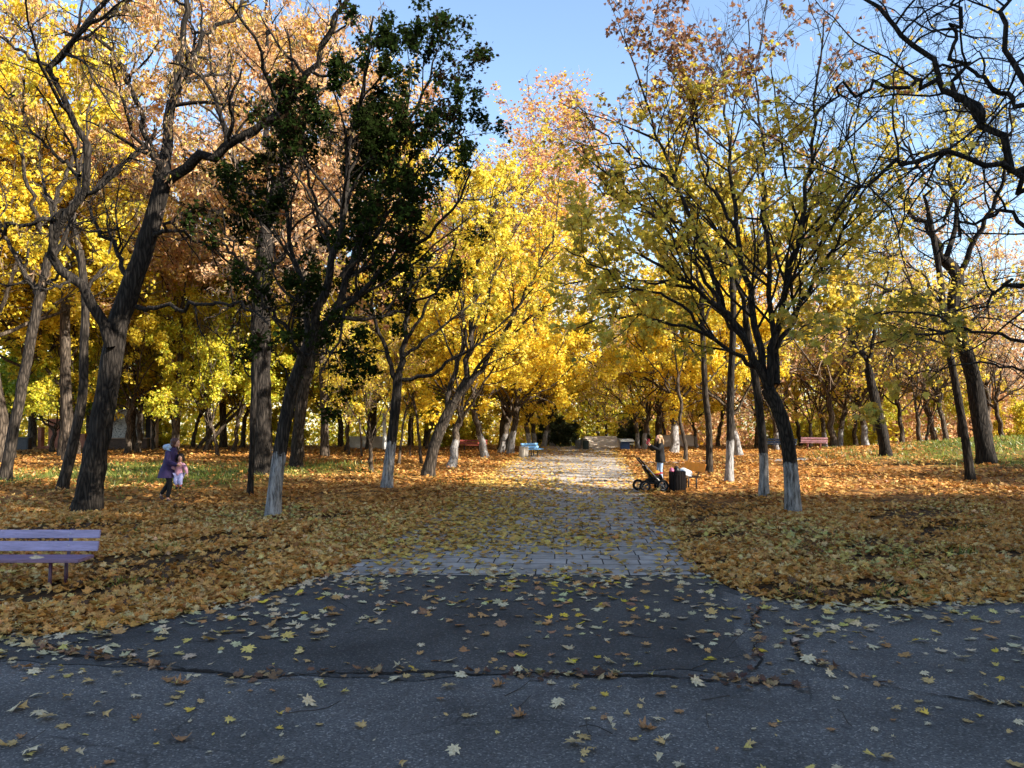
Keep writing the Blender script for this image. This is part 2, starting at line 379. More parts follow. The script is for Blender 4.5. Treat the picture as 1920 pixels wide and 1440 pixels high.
# ---------------------------------------------------------------- leaves
def mirror(h): return np.array(h + [(-x, y) for x, y in h[::-1] if abs(x) > 1e-6])
T_MAPLE = mirror([(0, .02), (.17, -.06), (.34, -.10), (.27, .07), (.50, .08), (.60, .16), (.42, .24), (.58, .42), (.66, .56), (.44, .50), (.38, .44), (.24, .45), (.27, .62), (.35, .76), (.18, .74), (.10, .86), (0, 1.06)])
T_MAPLE[:, 1] -= .4
T_MID = mirror([(0, 0), (.32, -.08), (.26, .1), (.6, .2), (.36, .3), (.58, .56), (.24, .46), (.24, .74), (0, 1.0)]); T_MID[:, 1] -= .1
T_STAR = mirror([(0, 0), (.42, .05), (.26, .25), (.52, .6), (.2, .55), (0, 1.0)])
T_OVAL = mirror([(0, 0), (.25, .3), (.2, .7), (0, 1.0)])
T_DIA = mirror([(0, 0), (.42, .42), (0, 1.0)])
T_NARROW = mirror([(0, 0), (.13, .4), (0, 1.0)])
T_STEM = None

def unit(v): return v / (np.linalg.norm(v, axis=-1, keepdims=True) + 1e-9)

def leaf_geo(pos, size, nrm, tip, T, curl=.25, rg=R):
    n = len(pos); k = len(T)
    nrm = unit(nrm); tip = unit(tip - nrm * np.sum(tip * nrm, -1, keepdims=True)); side = np.cross(tip, nrm)
    u = T[None, :, 0]; v = T[None, :, 1]
    a = rg.normal(0, curl, (n, 1)); b = rg.normal(0, curl, (n, 1)); c = rg.normal(0, curl * .7, (n, 1)); wx = 1 + rg.normal(0, .1, (n, 1))
    z = a * u * u * 1.6 + b * (v - .3) ** 2 + c * u * v + np.abs(u) * np.abs(rg.normal(0, curl * .5, (n, 1)))
    V = pos[:, None] + size[:, None, None] * ((u * wx)[..., None] * side[:, None] + v[..., None] * tip[:, None] + z[..., None] * nrm[:, None])
    return V.reshape(-1, 3), k

def leaf_mesh(name, pos, size, nrm, tip, col, T, mat, curl=.25, rg=R):
    V, k = leaf_geo(pos, size, nrm, tip, T, curl, rg)
    n = len(pos)
    return raw_mesh(name, V, np.arange(n * k), np.full(n, k), np.repeat(col, k, 0), False, (mat,))

def pick(pal, n, rg, field=None):
    """pal: list of (weight, colour); field 0..1 shifts the choice so that neighbours share a hue"""
    w_ = np.array([p[0] for p in pal], float); w_ /= w_.sum(); cw = np.cumsum(w_)
    C = np.array([p[1] for p in pal], float)
    u = rg.uniform(0, 1, n)
    if field is not None: u = np.clip(.5 * u + .5 * field, 0, .9999)
    i = np.minimum(np.searchsorted(cw, u), len(pal) - 1)
    return C[i] * rg.uniform(.75, 1.2, (n, 1)) * (1 + rg.normal(0, .05, (n, 3)))

def field3(p, s, rg):
    o = np.zeros(len(p))
    for _ in range(6):
        k = rg.normal(0, s, 3); o += np.sin(p @ k + rg.uniform(0, 6.28))
    o = o / 6
    return np.clip(.5 + o * .9, 0, 1)

M_leaf = leaf_mat("autumn_leaf", .5, .03)
M_leafdark = leaf_mat("shaded_green_leaf", .4, 0)
M_litter = leaf_mat("fallen_leaf", .15, .03)

YEL = [(3, (.78, .62, .055)), (3, (.84, .68, .07)), (2, (.64, .52, .045)), (1, (.52, .50, .06)), (1, (.74, .46, .04))]
GOLD = [(2, (.68, .62, .06)), (4, (.86, .69, .065)), (3, (.87, .63, .05)), (1, (.80, .46, .04))]
YGREEN = [(2, (.30, .40, .04)), (3, (.52, .54, .045)), (4, (.70, .58, .05)), (1, (.76, .56, .05))]
GREEN = [(3, (.14, .27, .025)), (3, (.28, .43, .04)), (2, (.50, .54, .05)), (1, (.66, .56, .05))]
TAN = [(3, (.60, .36, .16)), (2, (.68, .43, .22)), (1, (.46, .24, .10)), (2, (.74, .52, .18))]
PINK = [(3, (.56, .27, .15)), (2, (.64, .34, .22)), (2, (.50, .20, .09)), (1, (.70, .42, .14))]
OLIVE = [(1, (.20, .24, .03)), (3, (.52, .42, .05)), (4, (.66, .52, .065)), (3, (.74, .55, .07)), (1, (.38, .19, .06))]
DARKG = [(4, (.014, .020, .006)), (4, (.022, .038, .009)), (3, (.022, .014, .008)), (1, (.07, .09, .015))]  # near-black mix also holds the crown's shade, beside dark green and brown leaves
LITTER = [(3, (.40, .17, .035)), (3, (.47, .23, .055)), (2, (.54, .32, .10)), (2, (.27, .11, .03)), (1, (.56, .40, .13)), (1, (.14, .06, .02))]
LPATH = [(3, (.52, .32, .08)), (3, (.58, .39, .10)), (2, (.48, .24, .06)), (1, (.62, .47, .20)), (1, (.30, .14, .05))]

# ---------------------------------------------------------------- tree grower
UP = np.array([0, 0, 1.0])
def tubes(Pts, Rad, k):
    """Pts (N,S,3), Rad (N,S) -> verts, quads(flat)"""
    N_, S, _ = Pts.shape
    t = np.gradient(Pts, axis=1); t = unit(t)
    av = unit(Pts[:, -1] - Pts[:, 0]); ref = np.where(np.abs(av[:, :1]) < .6, [[1., 0, 0]], [[0, 1., 0]])
    a = unit(np.cross(t, ref[:, None, :])); b = np.cross(t, a)
    th = np.arange(k) * 2 * np.pi / k
    ring = a[:, :, None] * np.cos(th)[None, None, :, None] + b[:, :, None] * np.sin(th)[None, None, :, None]
    V = Pts[:, :, None] + ring * Rad[:, :, None, None]
    i = np.arange(N_ * S * k).reshape(N_, S, k)
    q = np.stack([i[:, :-1], np.roll(i, -1, 2)[:, :-1], np.roll(i, -1, 2)[:, 1:], i[:, 1:]], -1)
    return V.reshape(-1, 3), q.reshape(-1, 4)

def grow(start, d, L, S, wig, trop, rg, droop=0.0):
    n = len(start); pts = np.zeros((n, S + 1, 3)); pts[:, 0] = start; d = unit(d)
    for s in range(S):
        d = unit(d + rg.normal(0, wig, (n, 3)) + UP * (trop - droop * s / S))
        pts[:, s + 1] = pts[:, s] + d * (L / S)[:, None]
    return pts

def interp(Pts, Rad, i, t):
    S = Pts.shape[1] - 1; f = np.clip(t, 0, .9999) * S; j = f.astype(int); f = f - j
    p = Pts[i, j] * (1 - f)[:, None] + Pts[i, j + 1] * f[:, None]
    r = Rad[i, j] * (1 - f) + Rad[i, j + 1] * f
    return p, unit(Pts[i, j + 1] - Pts[i, j]), r

def spawn(Pts, Rad, dens, tmin, ang, Lr, S, wig, trop, rg, tmax=1.0, rk=.6, rmin=.003, rmax=.05, droop=0.0, Lmin=.1, planar=0.0):
    L = np.linalg.norm(np.diff(Pts, axis=1), axis=2).sum(1)
    n = np.maximum(1, np.round(L * dens * (tmax - np.asarray(tmin)) + rg.uniform(-.5, .5, len(L)))).astype(int)
    i = np.repeat(np.arange(len(Pts)), n)
    tm = np.broadcast_to(np.asarray(tmin, float), len(Pts))[i]
    t = tm + (tmax - tm) * rg.uniform(0, 1, len(i)) ** .85
    p, tg, r = interp(Pts, Rad, i, t)
    rv = rg.normal(0, 1, (len(i), 3)); rv[:, 2] *= 1 - planar
    perp = unit(np.cross(tg, rv)); a = np.radians(rg.uniform(*ang, len(i)))[:, None]
    d = tg * np.cos(a) + perp * np.sin(a)
    l = np.maximum(Lmin, L[i] * rg.uniform(*Lr, len(i)) * (1.15 - .6 * t))
    pts = grow(p, d, l, S, wig, trop, rg, droop)
    r0 = np.clip(r * rk, rmin, rmax)
    rr = r0[:, None] * np.linspace(1, .35, S + 1)[None]
    return pts, np.maximum(rr, rmin * .7)

def resample(pts, rads, S, rg, noise=.0):
    pts = np.asarray(pts, float); n = len(pts); seg = np.linalg.norm(np.diff(pts, axis=0), axis=1); c = np.concatenate([[0], np.cumsum(seg)])
    t = np.linspace(0, c[-1], S + 1)
    out = np.zeros((S + 1, 3))
    # Catmull-Rom through the points
    ext = np.vstack([2 * pts[0] - pts[1], pts, 2 * pts[-1] - pts[-2]])
    j = np.clip(np.searchsorted(c, t, side='right') - 1, 0, n - 2); f = (t - c[j]) / (seg[j] + 1e-9)
    p0, p1, p2, p3 = ext[j], ext[j + 1], ext[j + 2], ext[j + 3]; f = f[:, None]
    out = .5 * (2 * p1 + (p2 - p0) * f + (2 * p0 - 5 * p1 + 4 * p2 - p3) * f ** 2 + (3 * p1 - p0 - 3 * p2 + p3) * f ** 3)
    if noise:
        nz = rg.normal(0, noise, out.shape); nz[0] = 0; out += nz
    if len(rads) == 2: rr = rads[0] + (rads[1] - rads[0]) * np.linspace(0, 1, S + 1) ** .8
    else: rr = np.interp(t, c, rads)
    return out, rr

def build_tree(name, trunk, limbs, sp, seed, barkm, leafm, base=None):
    """trunk: (pts, radii); limbs: list of (pts, radii), world coords; returns three meshes relative to base"""
    rg = np.random.default_rng(seed)
    base = np.asarray(trunk[0][0] if base is None else base, float)
    kx = sp.get('ksides', 12)
    tp, tr = resample(trunk[0], trunk[1], 22, rg, .012 if sp.get('rough') else 0)
    h = np.linspace(0, 1, 23); Ltr = np.linalg.norm(np.diff(tp, axis=0), axis=1).sum()
    tr = tr * (1 + sp.get('flare', .45) * np.exp(-h * Ltr / .25))
    tp = tp.copy(); tp[0, 2] -= .15
    V, q = tubes(tp[None], tr[None], max(kx, 14))
    # lumpy bark outline
    ax = np.repeat(tp, max(kx, 14), 0); dv = V - ax; ang = np.arctan2(dv[:, 1], dv[:, 0]); zz = V[:, 2]
    V = ax + dv * (1 + .06 * np.sin(ang * 3 + zz * 1.1 + seed) + .05 * np.sin(ang * 5 - zz * 2.3) + rg.normal(0, .02, len(V)))[:, None]
    VV = [V - base]; QQ = [q]; off = len(V)
    lp = []; lr = []
    for (a, b) in limbs:
        p_, r_ = resample(a, b, 18, rg, sp.get('limbnoise', .03)); lp.append(p_); lr.append(r_)
    lp = np.array(lp); lr = np.array(lr)
    V, q = tubes(lp, lr, max(7, kx - 4)); VV.append(V - base); QQ.append(q + off); off += len(V)
    if sp.get('l1_on_trunk'):
        t2 = resample(trunk[0], trunk[1], 18, rg)[0]; lp1 = np.concatenate([lp, t2[None]]); lr1 = np.concatenate([lr, np.interp(np.linspace(0, 1, 19), np.linspace(0, 1, 23), tr)[None]])
        tm = np.full(len(lp1), sp['l1'].get('tmin', .2)); tm[-1] = sp['l1_on_trunk']
    else: lp1, lr1 = lp, lr; tm = np.full(len(lp), sp['l1'].get('tmin', .2))
    def lev(Ps, Rs, d, tmin=None):
        return spawn(Ps, Rs, d['n'], d.get('tmin', .15) if tmin is None else tmin, d.get('ang', (25, 60)), d.get('L', (.3, .55)), d.get('S', 7), d.get('wig', .12), d.get('trop', .03), rg,
                     rk=d.get('rk', .6), rmin=d.get('rmin', .004), rmax=d.get('rmax', .08), droop=d.get('droop', 0.), Lmin=d.get('Lmin', .15))
    p1, r1 = lev(lp1, lr1, sp['l1'], tm)
    V, q = tubes(p1, r1, 6); VV.append(V - base); QQ.append(q + off); off += len(V)
    wood = raw_mesh("trunk", np.concatenate(VV), np.concatenate(QQ).ravel(), np.full(sum(len(x) for x in QQ), 4), None, True, (barkm,))
    p2, r2 = lev(p1, r1, sp['l2']); VV = []; QQ = []; off = 0
    V, q = tubes(p2, r2, 4); VV.append(V - base); QQ.append(q); off += len(V)
    p3 = None
    if 'l3' in sp:
        p3, r3 = lev(p2, r2, sp['l3'])
        V, q = tubes(p3, r3, 3); VV.append(V - base); QQ.append(q + off); off += len(V)
        if 'l1tw' in sp:
            p4, r4 = lev(p1, r1, sp['l1tw']); V, q = tubes(p4, r4, 3); VV.append(V - base); QQ.append(q + off); off += len(V)
            if p4.shape[1] == p3.shape[1]: p3 = np.concatenate([p3, p4]); r3 = np.concatenate([r3, r4])
    TV, TQ = np.concatenate(VV), np.concatenate(QQ)
    lf = sp.get('leaf')
    if lf:
        src, rs = (p3, r3) if p3 is not None else (p2, r2)
        n = int(lf['n'] * 1.0); i = rg.integers(0, len(src), n)
        t = rg.uniform(.1, 1.0, n); p, tg, _ = interp(src, rs, i, t)
        if 'keep' in lf: 
            kp = lf['keep'](p, rg); p = p[kp]; tg = tg[kp]; n = len(p)
        fld = field3(p, lf.get('fs', .9), rg)
        if lf.get('gap', 0) > 0:
            g = field3(p, lf.get('gs', 1.6), rg); kp = g > lf['gap'] * rg.uniform(.6, 1.4, n); p = p[kp]; tg = tg[kp]; fld = fld[kp]; n = len(p)
        if lf.get('cluster', 1) > 1:
            c = lf['cluster']; p = np.repeat(p, c, 0) + rg.normal(0, lf['size'][1] * .55, (n * c, 3)); tg = np.repeat(tg, c, 0); fld = np.repeat(fld, c); n = n * c
        p = p + rg.normal(0, lf.get('jit', .05), (n, 3))
        size = rg.uniform(*lf['size'], n)
        nrm = unit(rg.normal(0, 1, (n, 3)) * lf.get('tumble', .75) + UP * .6 + np.array([0, -.25, 0])); dn = lf.get('hang', .6)
        tip = tg * .5 + rg.normal(0, .6, (n, 3)) - UP * dn
        if lf.get('hang', .6) > 1.2: nrm = rg.normal(0, 1, (n, 3)); nrm[:, 2] *= .3
        col = pick(lf['pal'], n, rg, fld)
        if 'tint' in lf: col = lf['tint'](p, col, rg)
        LV, k = leaf_geo(p - base, size, nrm, tip, lf.get('T', T_STAR), lf.get('curl', .25), rg)
        col = np.repeat(np.clip(col, .004, .95), k, 0)
    else: LV = np.zeros((0, 3)); k = 3; n = 0; col = np.zeros((0, 3))
    crown = raw_mesh("crown", np.concatenate([TV, LV]), np.concatenate([TQ.ravel(), np.arange(n * k) + len(TV)]), np.concatenate([np.full(len(TQ), 4), np.full(n, k)]),
                     np.concatenate([np.full((len(TV), 3), .05), col]), False, (sp.get('twigm', barkm), leafm), np.concatenate([np.zeros(len(TQ)), np.ones(n)]))
    return wood, crown

def put_tree(meshes, name, label, cat, loc, rz=0.0, scale=1.0, group=None, plabels=()):
    o = thing(name, label, cat, tuple(float(v) for v in loc), rz, group, scale)
    for nm, me in zip(("trunk", "crown"), meshes):
        if me is not None:
            c = link(nm, me, o)
    return o

def line(pts, D0, D1=None):
    D1 = D0 if D1 is None else D1
    n = len(pts); return [P(px, py, D0 + (D1 - D0) * i / max(1, n - 1)) for i, (px, py) in enumerate(pts)]
def rooted(pts, D):                          # first point is put on the ground under the pixel
    L = line(pts, D); b = L[0]; b[2] = float(gz(b[0], b[1])) ; return L

def generic(H, th, lean, nl, spread, r0, seed, S=8, fork=1.0, leader=True, curve=.10):
    rg = np.random.default_rng(seed)
    a = rg.uniform(0, 6.28); n = 6
    tp = [np.array([lean[0] * (i / n) ** 1.3 + rg.normal(0, curve * .4) * (i > 0), lean[1] * (i / n) ** 1.3 + rg.normal(0, curve * .4) * (i > 0), th * i / n]) for i in range(n + 1)]
    limbs = []
    for k in range(nl):
        st = tp[-1] if k < 2 else tp[-1 - (k % 2)] * 1.0 + np.array([0, 0, -.05 * k])
        az = a + k * 2.4 + rg.uniform(-.3, .3); inc = rad(rg.uniform(*spread)) * (0.25 if (leader and k == 0) else 1)
        d = np.array([math.sin(inc) * math.cos(az), math.sin(inc) * math.sin(az), math.cos(inc)]) + np.array([lean[0], lean[1], 0]) * .06
        L = (H - th) * rg.uniform(.78, 1.0) * (1.04 - .52 * math.sin(inc))
        g = grow(st[None], d[None], np.array([L]), S, curve, .05, rg)[0]
        limbs.append((list(g), (r0 * rg.uniform(.30, .46), .015)))
    return (tp, (r0, r0 * .72)), limbs
# ---------------------------------------------------------------- bark
B_dark = bark_mat("dark_furrowed_bark", (.022, .018, .015), (.052, .044, .036), 0, 1.1, 4.2)
B_mid = bark_mat("grey_brown_bark", (.036, .029, .023), (.090, .072, .056), 0, .8, 4)
B_w1 = bark_mat("whitewashed_bark_tall", (.024, .020, .017), (.058, .049, .041), 1.45, .6, 5)
B_w2 = bark_mat("whitewashed_bark_low", (.024, .020, .017), (.058, .049, .041), 1.2, .6, 5)
B_far = bark_mat("far_bark", (.070, .054, .040), (.16, .125, .095), 0, .6, 4)
B_farw = bark_mat("far_whitewashed_bark", (.070, .054, .040), (.16, .125, .095), 1.25, .5, 4)
B_twig = paint("brown_twigs", (.035, .027, .022), .9, .2, 4, 0)
B_twigtan = paint("tan_twigs", (.32, .23, .16), .9, .2, 4, 0)

# ---------------------------------------------------------------- near trees, limb by limb
def hero(name, label, trunk, rtr, limbs, sp, seed, bark, leafm=M_leaf, group=None, D=None, cat="tree"):
    tp = rooted(trunk, D); base = tp[0].copy()
    L = [(line(p, D + a, D + b), r) for (p, a, b, r) in limbs]
    m = build_tree(name, (tp, rtr), L, sp, seed, bark, leafm, base)
    return put_tree(m, name, label, cat, base, group=group)

GA = "trees standing on the leaf covered lawn left of the path"
GB = "trees standing on the leaf covered lawn right of the path"
locust = dict(rough=1, flare=.35, limbnoise=.06,
    l1=dict(n=1.7, tmin=.12, ang=(30, 75), L=(.22, .5), S=9, wig=.20, trop=.03, rmax=.06),
    l2=dict(n=3.6, tmin=.1, ang=(30, 75), L=(.25, .55), S=7, wig=.2, trop=.0, rmin=.006, rmax=.016, droop=.05),
    l3=dict(n=5, tmin=.1, ang=(30, 70), L=(.3, .7), S=4, wig=.16, rmin=.0035, rmax=.006, droop=.12),
    leaf=dict(n=16000, size=(.08, .17), T=T_NARROW, pal=[(4, (.16, .10, .06)), (3, (.30, .19, .09)), (2, (.40, .30, .05)), (1, (.10, .05, .03))], hang=2.0, gap=.42, gs=.9,
              keep=lambda p, rg: p[:, 2] > 5.5 + rg.normal(0, 1.2, len(p))))
hero("locust_tree", "big dark locust tree with furrowed leaning trunk, forking low, behind the violet bench",
     [(160, 962), (172, 900), (186, 820), (199, 740), (210, 660), (222, 605), (240, 555), (265, 480), (290, 408), (305, 345)], (.305, .20),
     [([(208, 650), (196, 590), (165, 548), (112, 507), (84, 465), (100, 430), (136, 392), (156, 310), (140, 225), (104, 135), (120, 100), (160, 55), (200, 5), (215, -60)], -.3, -2.5, (.145, .045)),
      ([(303, 350), (314, 255), (328, 165), (334, 110), (345, 40), (352, -70)], 0, 1.0, (.17, .05)),
      ([(307, 345), (370, 305), (440, 270), (510, 225), (560, 162), (602, 110), (622, 50), (645, -40)], 0, -2.0, (.15, .045)),
      ([(300, 345), (276, 262), (250, 180), (222, 112), (180, 72), (120, 60)], 0, -1.5, (.10, .035)),
      ([(322, 180), (360, 115), (385, 62), (440, 30), (470, -30)], .3, 1.5, (.09, .03)),
      ([(256, 575), (330, 576), (400, 570), (452, 578), (500, 605)], 0, -2.5, (.065, .02)),
      ([(285, 430), (340, 440), (400, 470), (450, 520), (480, 560)], 0, 2.5, (.05, .02)),
      ([(130, 395), (95, 410), (50, 418), (0, 432), (-60, 440)], -1.2, -1.5, (.06, .03)),
      ([(150, 330), (105, 290), (50, 235), (5, 160)], -1.2, -.5, (.05, .02)),
      ([(245, 545), (225, 480), (190, 440), (175, 380), (210, 300)], 0, 2.0, (.07, .025)),
      ([(272, 460), (320, 420), (355, 400), (430, 390)], 0, -1.5, (.06, .02)),
      ([(110, 150), (60, 110), (10, 80), (-40, 20)], -2, -2.5, (.05, .02)),
      ([(130, 520), (90, 540), (40, 530), (-20, 550)], -1, -2.5, (.04, .02))],
     locust, 21, B_dark, group=GA, D=19.3)

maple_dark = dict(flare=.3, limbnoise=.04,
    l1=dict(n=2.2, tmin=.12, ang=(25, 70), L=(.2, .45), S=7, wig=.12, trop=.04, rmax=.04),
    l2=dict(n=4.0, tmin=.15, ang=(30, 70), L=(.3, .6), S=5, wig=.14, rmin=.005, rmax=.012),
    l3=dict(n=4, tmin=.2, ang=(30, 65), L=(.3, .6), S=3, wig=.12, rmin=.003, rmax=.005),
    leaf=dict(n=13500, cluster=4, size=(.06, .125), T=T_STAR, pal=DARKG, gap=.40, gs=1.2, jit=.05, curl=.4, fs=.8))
hero("maple_tree", "whitewashed maple with dense blackish green crown, leaning over the lawn beside the paving",
     [(510, 972), (518, 900), (530, 820), (546, 735), (562, 690), (580, 645)], (.165, .14),
     [([(580, 645), (602, 570), (626, 480), (640, 400), (655, 300), (672, 200), (690, 100), (700, 30)], 0, -1.5, (.12, .02)),
      ([(577, 650), (622, 590), (660, 500), (692, 420), (730, 320), (762, 235), (800, 165), (822, 85)], 0, 1.5, (.11, .02)),
      ([(565, 685), (578, 600), (562, 520), (540, 430), (530, 340), (520, 250), (500, 190)], 0, 2.2, (.09, .02)),
      ([(602, 610), (652, 570), (720, 500), (790, 450), (842, 400), (885, 320)], 0, -2.4, (.08, .02)),
      ([(612, 600), (690, 596), (760, 580), (820, 540), (860, 500)], 0, 2.0, (.06, .015)),
      ([(570, 670), (520, 600), (470, 530), (430, 450), (420, 390)], -.3, -1.8, (.06, .015)),
      ([(640, 520), (700, 450), (760, 360), (820, 290), (880, 240)], 0, 0, (.06, .015)),
      ([(626, 480), (590, 380), (570, 280), (575, 200)], 0, -1.0, (.06, .015)),
      ([(550, 725), (530, 690), (510, 660), (490, 640)], -.3, -1.5, (.03, .012)),
      ([(572, 665), (620, 660), (680, 655), (730, 660)], -.3, -1.8, (.03, .012))],
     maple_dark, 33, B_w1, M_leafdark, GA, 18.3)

maple_ol = dict(flare=.3, limbnoise=.04,
    l1=dict(n=2.0, tmin=.12, ang=(22, 60), L=(.22, .5), S=8, wig=.09, trop=.05, rmax=.035),
    l2=dict(n=3.2, tmin=.12, ang=(25, 65), L=(.3, .6), S=6, wig=.1, rmin=.006, rmax=.012),
    l3=dict(n=3.6, tmin=.15, ang=(25, 60), L=(.3, .65), S=4, wig=.1, rmin=.0035, rmax=.006),
    leaf=dict(n=32000, size=(.075, .145), T=T_MID, pal=OLIVE, gap=.46, gs=.75, jit=.08, curl=.22, fs=.7, hang=.9,
              keep=lambda p, rg: rg.uniform(0, 1, len(p)) < np.clip(1.25 - np.maximum(0, p[:, 2] - 8.0) * .17, .10, 1),
              tint=lambda p, c, rg: np.where((p[:, 2] + rg.normal(0, .8, len(p)) > 10.6)[:, None], np.array([.26, .13, .07]) * rg.uniform(.6, 1.3, (len(p), 1)), c)))
hero("maple_tree", "whitewashed maple with many upright limbs and thinning olive yellow leaves, right foreground lawn",
     [(1487, 964), (1484, 900), (1477, 830), (1463, 775), (1440, 728)], (.175, .16),
     [([(1440, 728), (1402, 650), (1362, 590), (1300, 540), (1240, 500), (1180, 462), (1110, 420)], 0, -1.0, (.10, .015)),
      ([(1440, 728), (1424, 640), (1402, 540), (1382, 430), (1370, 320), (1360, 200), (1352, 70)], 0, 1.0, (.11, .015)),
      ([(1442, 725), (1452, 650), (1472, 560), (1500, 430), (1520, 300), (1532, 150), (1545, 30)], 0, -1.0, (.11, .015)),
      ([(1402, 650), (1350, 560), (1310, 450), (1270, 350), (1230, 250), (1200, 150), (1165, 60)], 0, 1.2, (.085, .015)),
      ([(1456, 720), (1450, 600), (1441, 480), (1432, 350), (1422, 200), (1402, 40)], 0, 2.4, (.09, .015)),
      ([(1452, 660), (1520, 540), (1580, 430), (1640, 330), (1702, 250)], 0, -1.6, (.07, .015)),
      ([(1420, 690), (1340, 640), (1250, 605), (1160, 590), (1085, 610)], 0, -2.2, (.06, .015)),
      ([(1386, 440), (1330, 340), (1300, 220), (1280, 120), (1250, 40)], .8, .2, (.05, .012)),
      ([(1500, 430), (1560, 330), (1600, 220), (1640, 130)], -.6, .8, (.05, .012)),
      ([(1370, 600), (1290, 480), (1210, 390), (1130, 320), (1070, 260)], -.3, 2.0, (.06, .012)),
      ([(1300, 540), (1220, 530), (1130, 520), (1050, 540)], -.5, 1.6, (.04, .012)),
      ([(1330, 630), (1260, 560), (1190, 540), (1120, 500), (1060, 470)], -1, -3.0, (.045, .012)),
      ([(1310, 450), (1240, 400), (1170, 380), (1100, 330)], .5, 2.0, (.045, .012)),
      ([(1270, 350), (1200, 300), (1130, 250), (1080, 190)], .6, 2.4, (.04, .012))],
     maple_ol, 41, B_w2, M_leaf, GB, 19.1)

slim_ol = dict(maple_ol); slim_ol['leaf'] = dict(maple_ol['leaf'], n=3800, size=(.09, .17))
hero("maple_tree", "slim straight maple with whitewashed foot just left of the many limbed maple",
     [(1433, 933), (1432, 860), (1423, 760), (1411, 680), (1398, 600)], (.135, .10),
     [([(1398, 600), (1380, 520), (1350, 440), (1330, 350), (1320, 260)], 0, .5, (.08, .015)),
      ([(1398, 600), (1420, 500), (1440, 400), (1450, 300)], 0, 1.5, (.07, .015)),
      ([(1405, 640), (1350, 590), (1280, 560), (1200, 560)], 0, 1.0, (.05, .012)),
      ([(1412, 690), (1470, 640), (1540, 590), (1600, 560)], 0, 1.5, (.045, .012))],
     slim_ol, 43, B_w2, M_leaf, GB, 22.9)
alley = dict(maple_ol); alley['leaf'] = dict(n=4200, size=(.10, .18), T=T_STAR, pal=YEL + [(4, (.45, .36, .04))], gap=.40, gs=.8, jit=.06, fs=.7, hang=.9)
hero("maple_tree", "upright dark maple behind the orange bench, second trunk from the litter bin",
     [(1367, 906), (1369, 800), (1371, 700), (1375, 600), (1372, 500)], (.145, .10),
     [([(1372, 520), (1360, 430), (1350, 330), (1340, 240)], 0, 1, (.08, .015)),
      ([(1373, 560), (1410, 470), (1440, 380), (1455, 300)], 0, 2, (.06, .015)),
      ([(1372, 620), (1320, 540), (1260, 490), (1200, 470)], 0, 1.0, (.055, .012)),
      ([(1371, 690), (1420, 650), (1480, 620), (1540, 600)], 0, 1.0, (.045, .012))],
     alley, 45, B_w1, M_leaf, GB, 27.8)
hero("maple_tree", "thin maple rising directly behind the litter bin and orange bench",
     [(1330, 889), (1329, 800), (1322, 730), (1318, 640), (1315, 560)], (.14, .10),
     [([(1315, 560), (1300, 470), (1290, 380), (1285, 300)], 0, 1, (.07, .015)),
      ([(1317, 610), (1350, 530), (1370, 450), (1380, 380)], 0, 1, (.06, .015)),
      ([(1319, 680), (1270, 630), (1210, 600), (1150, 590)], 0, -1.0, (.05, .012)),
      ([(1321, 720), (1360, 680), (1400, 660)], 0, 1.0, (.035, .012))],
     alley, 47, B_mid, M_leaf, GB, 32.2)

bare = dict(flare=.3, limbnoise=.08,
    l1=dict(n=1.9, tmin=.15, ang=(30, 75), L=(.25, .6), S=8, wig=.18, trop=.0, rmax=.04, droop=.05),
    l2=dict(n=3.4, tmin=.1, ang=(30, 75), L=(.3, .65), S=6, wig=.18, rmin=.006, rmax=.014, droop=.08),
    l3=dict(n=5, tmin=.1, ang=(25, 70), L=(.35, .8), S=4, wig=.14, rmin=.0035, rmax=.006, droop=.08),
    leaf=dict(n=2600, size=(.09, .17), T=T_MID, pal=OLIVE, gap=.45, gs=.6, jit=.06, hang=.8))
hero("locust_tree", "thick black trunk bending left at the grassy mound, nearly bare",
     [(1851, 866), (1836, 780), (1823, 700), (1802, 630), (1787, 570), (1796, 520), (1772, 488)], (.36, .24),
     [([(1772, 490), (1742, 430), (1702, 380), (1670, 300), (1660, 220)], 0, 1, (.15, .03)),
      ([(1796, 525), (1832, 440), (1872, 360), (1890, 260), (1900, 160)], 0, -2, (.14, .03)),
      ([(1787, 575), (1722, 550), (1652, 540), (1590, 530), (1530, 550)], 0, -2, (.09, .02)),
      ([(1800, 630), (1860, 570), (1920, 530), (1990, 520)], 0, 1, (.08, .02)),
      ([(1772, 490), (1790, 400), (1780, 300), (1800, 200), (1790, 80)], 0, 2, (.13, .03)),
      ([(1812, 660), (1750, 640), (1690, 650), (1640, 690)], 0, -2, (.05, .015))],
     dict(bare, l1_on_trunk=.5), 51, B_dark, M_leaf, GB, 33.0)
hero("locust_tree", "slender dark trunk leaning left in front of the grassy mound",
     [(1820, 906), (1806, 800), (1786, 690), (1771, 600), (1760, 500), (1741, 400)], (.15, .09),
     [([(1741, 400), (1720, 310), (1690, 230), (1670, 140)], 0, 1, (.07, .015)),
      ([(1750, 450), (1790, 370), (1830, 300), (1870, 200)], 0, -1, (.06, .015)),
      ([(1765, 560), (1710, 500), (1650, 470), (1600, 460)], 0, -1.5, (.05, .015)),
      ([(1771, 600), (1830, 550), (1890, 540)], 0, 1, (.04, .012)),
      ([(1786, 680), (1740, 610), (1690, 580), (1640, 590)], 0, -1, (.035, .012))],
     bare, 53, B_dark, M_leaf, GB, 27.8)
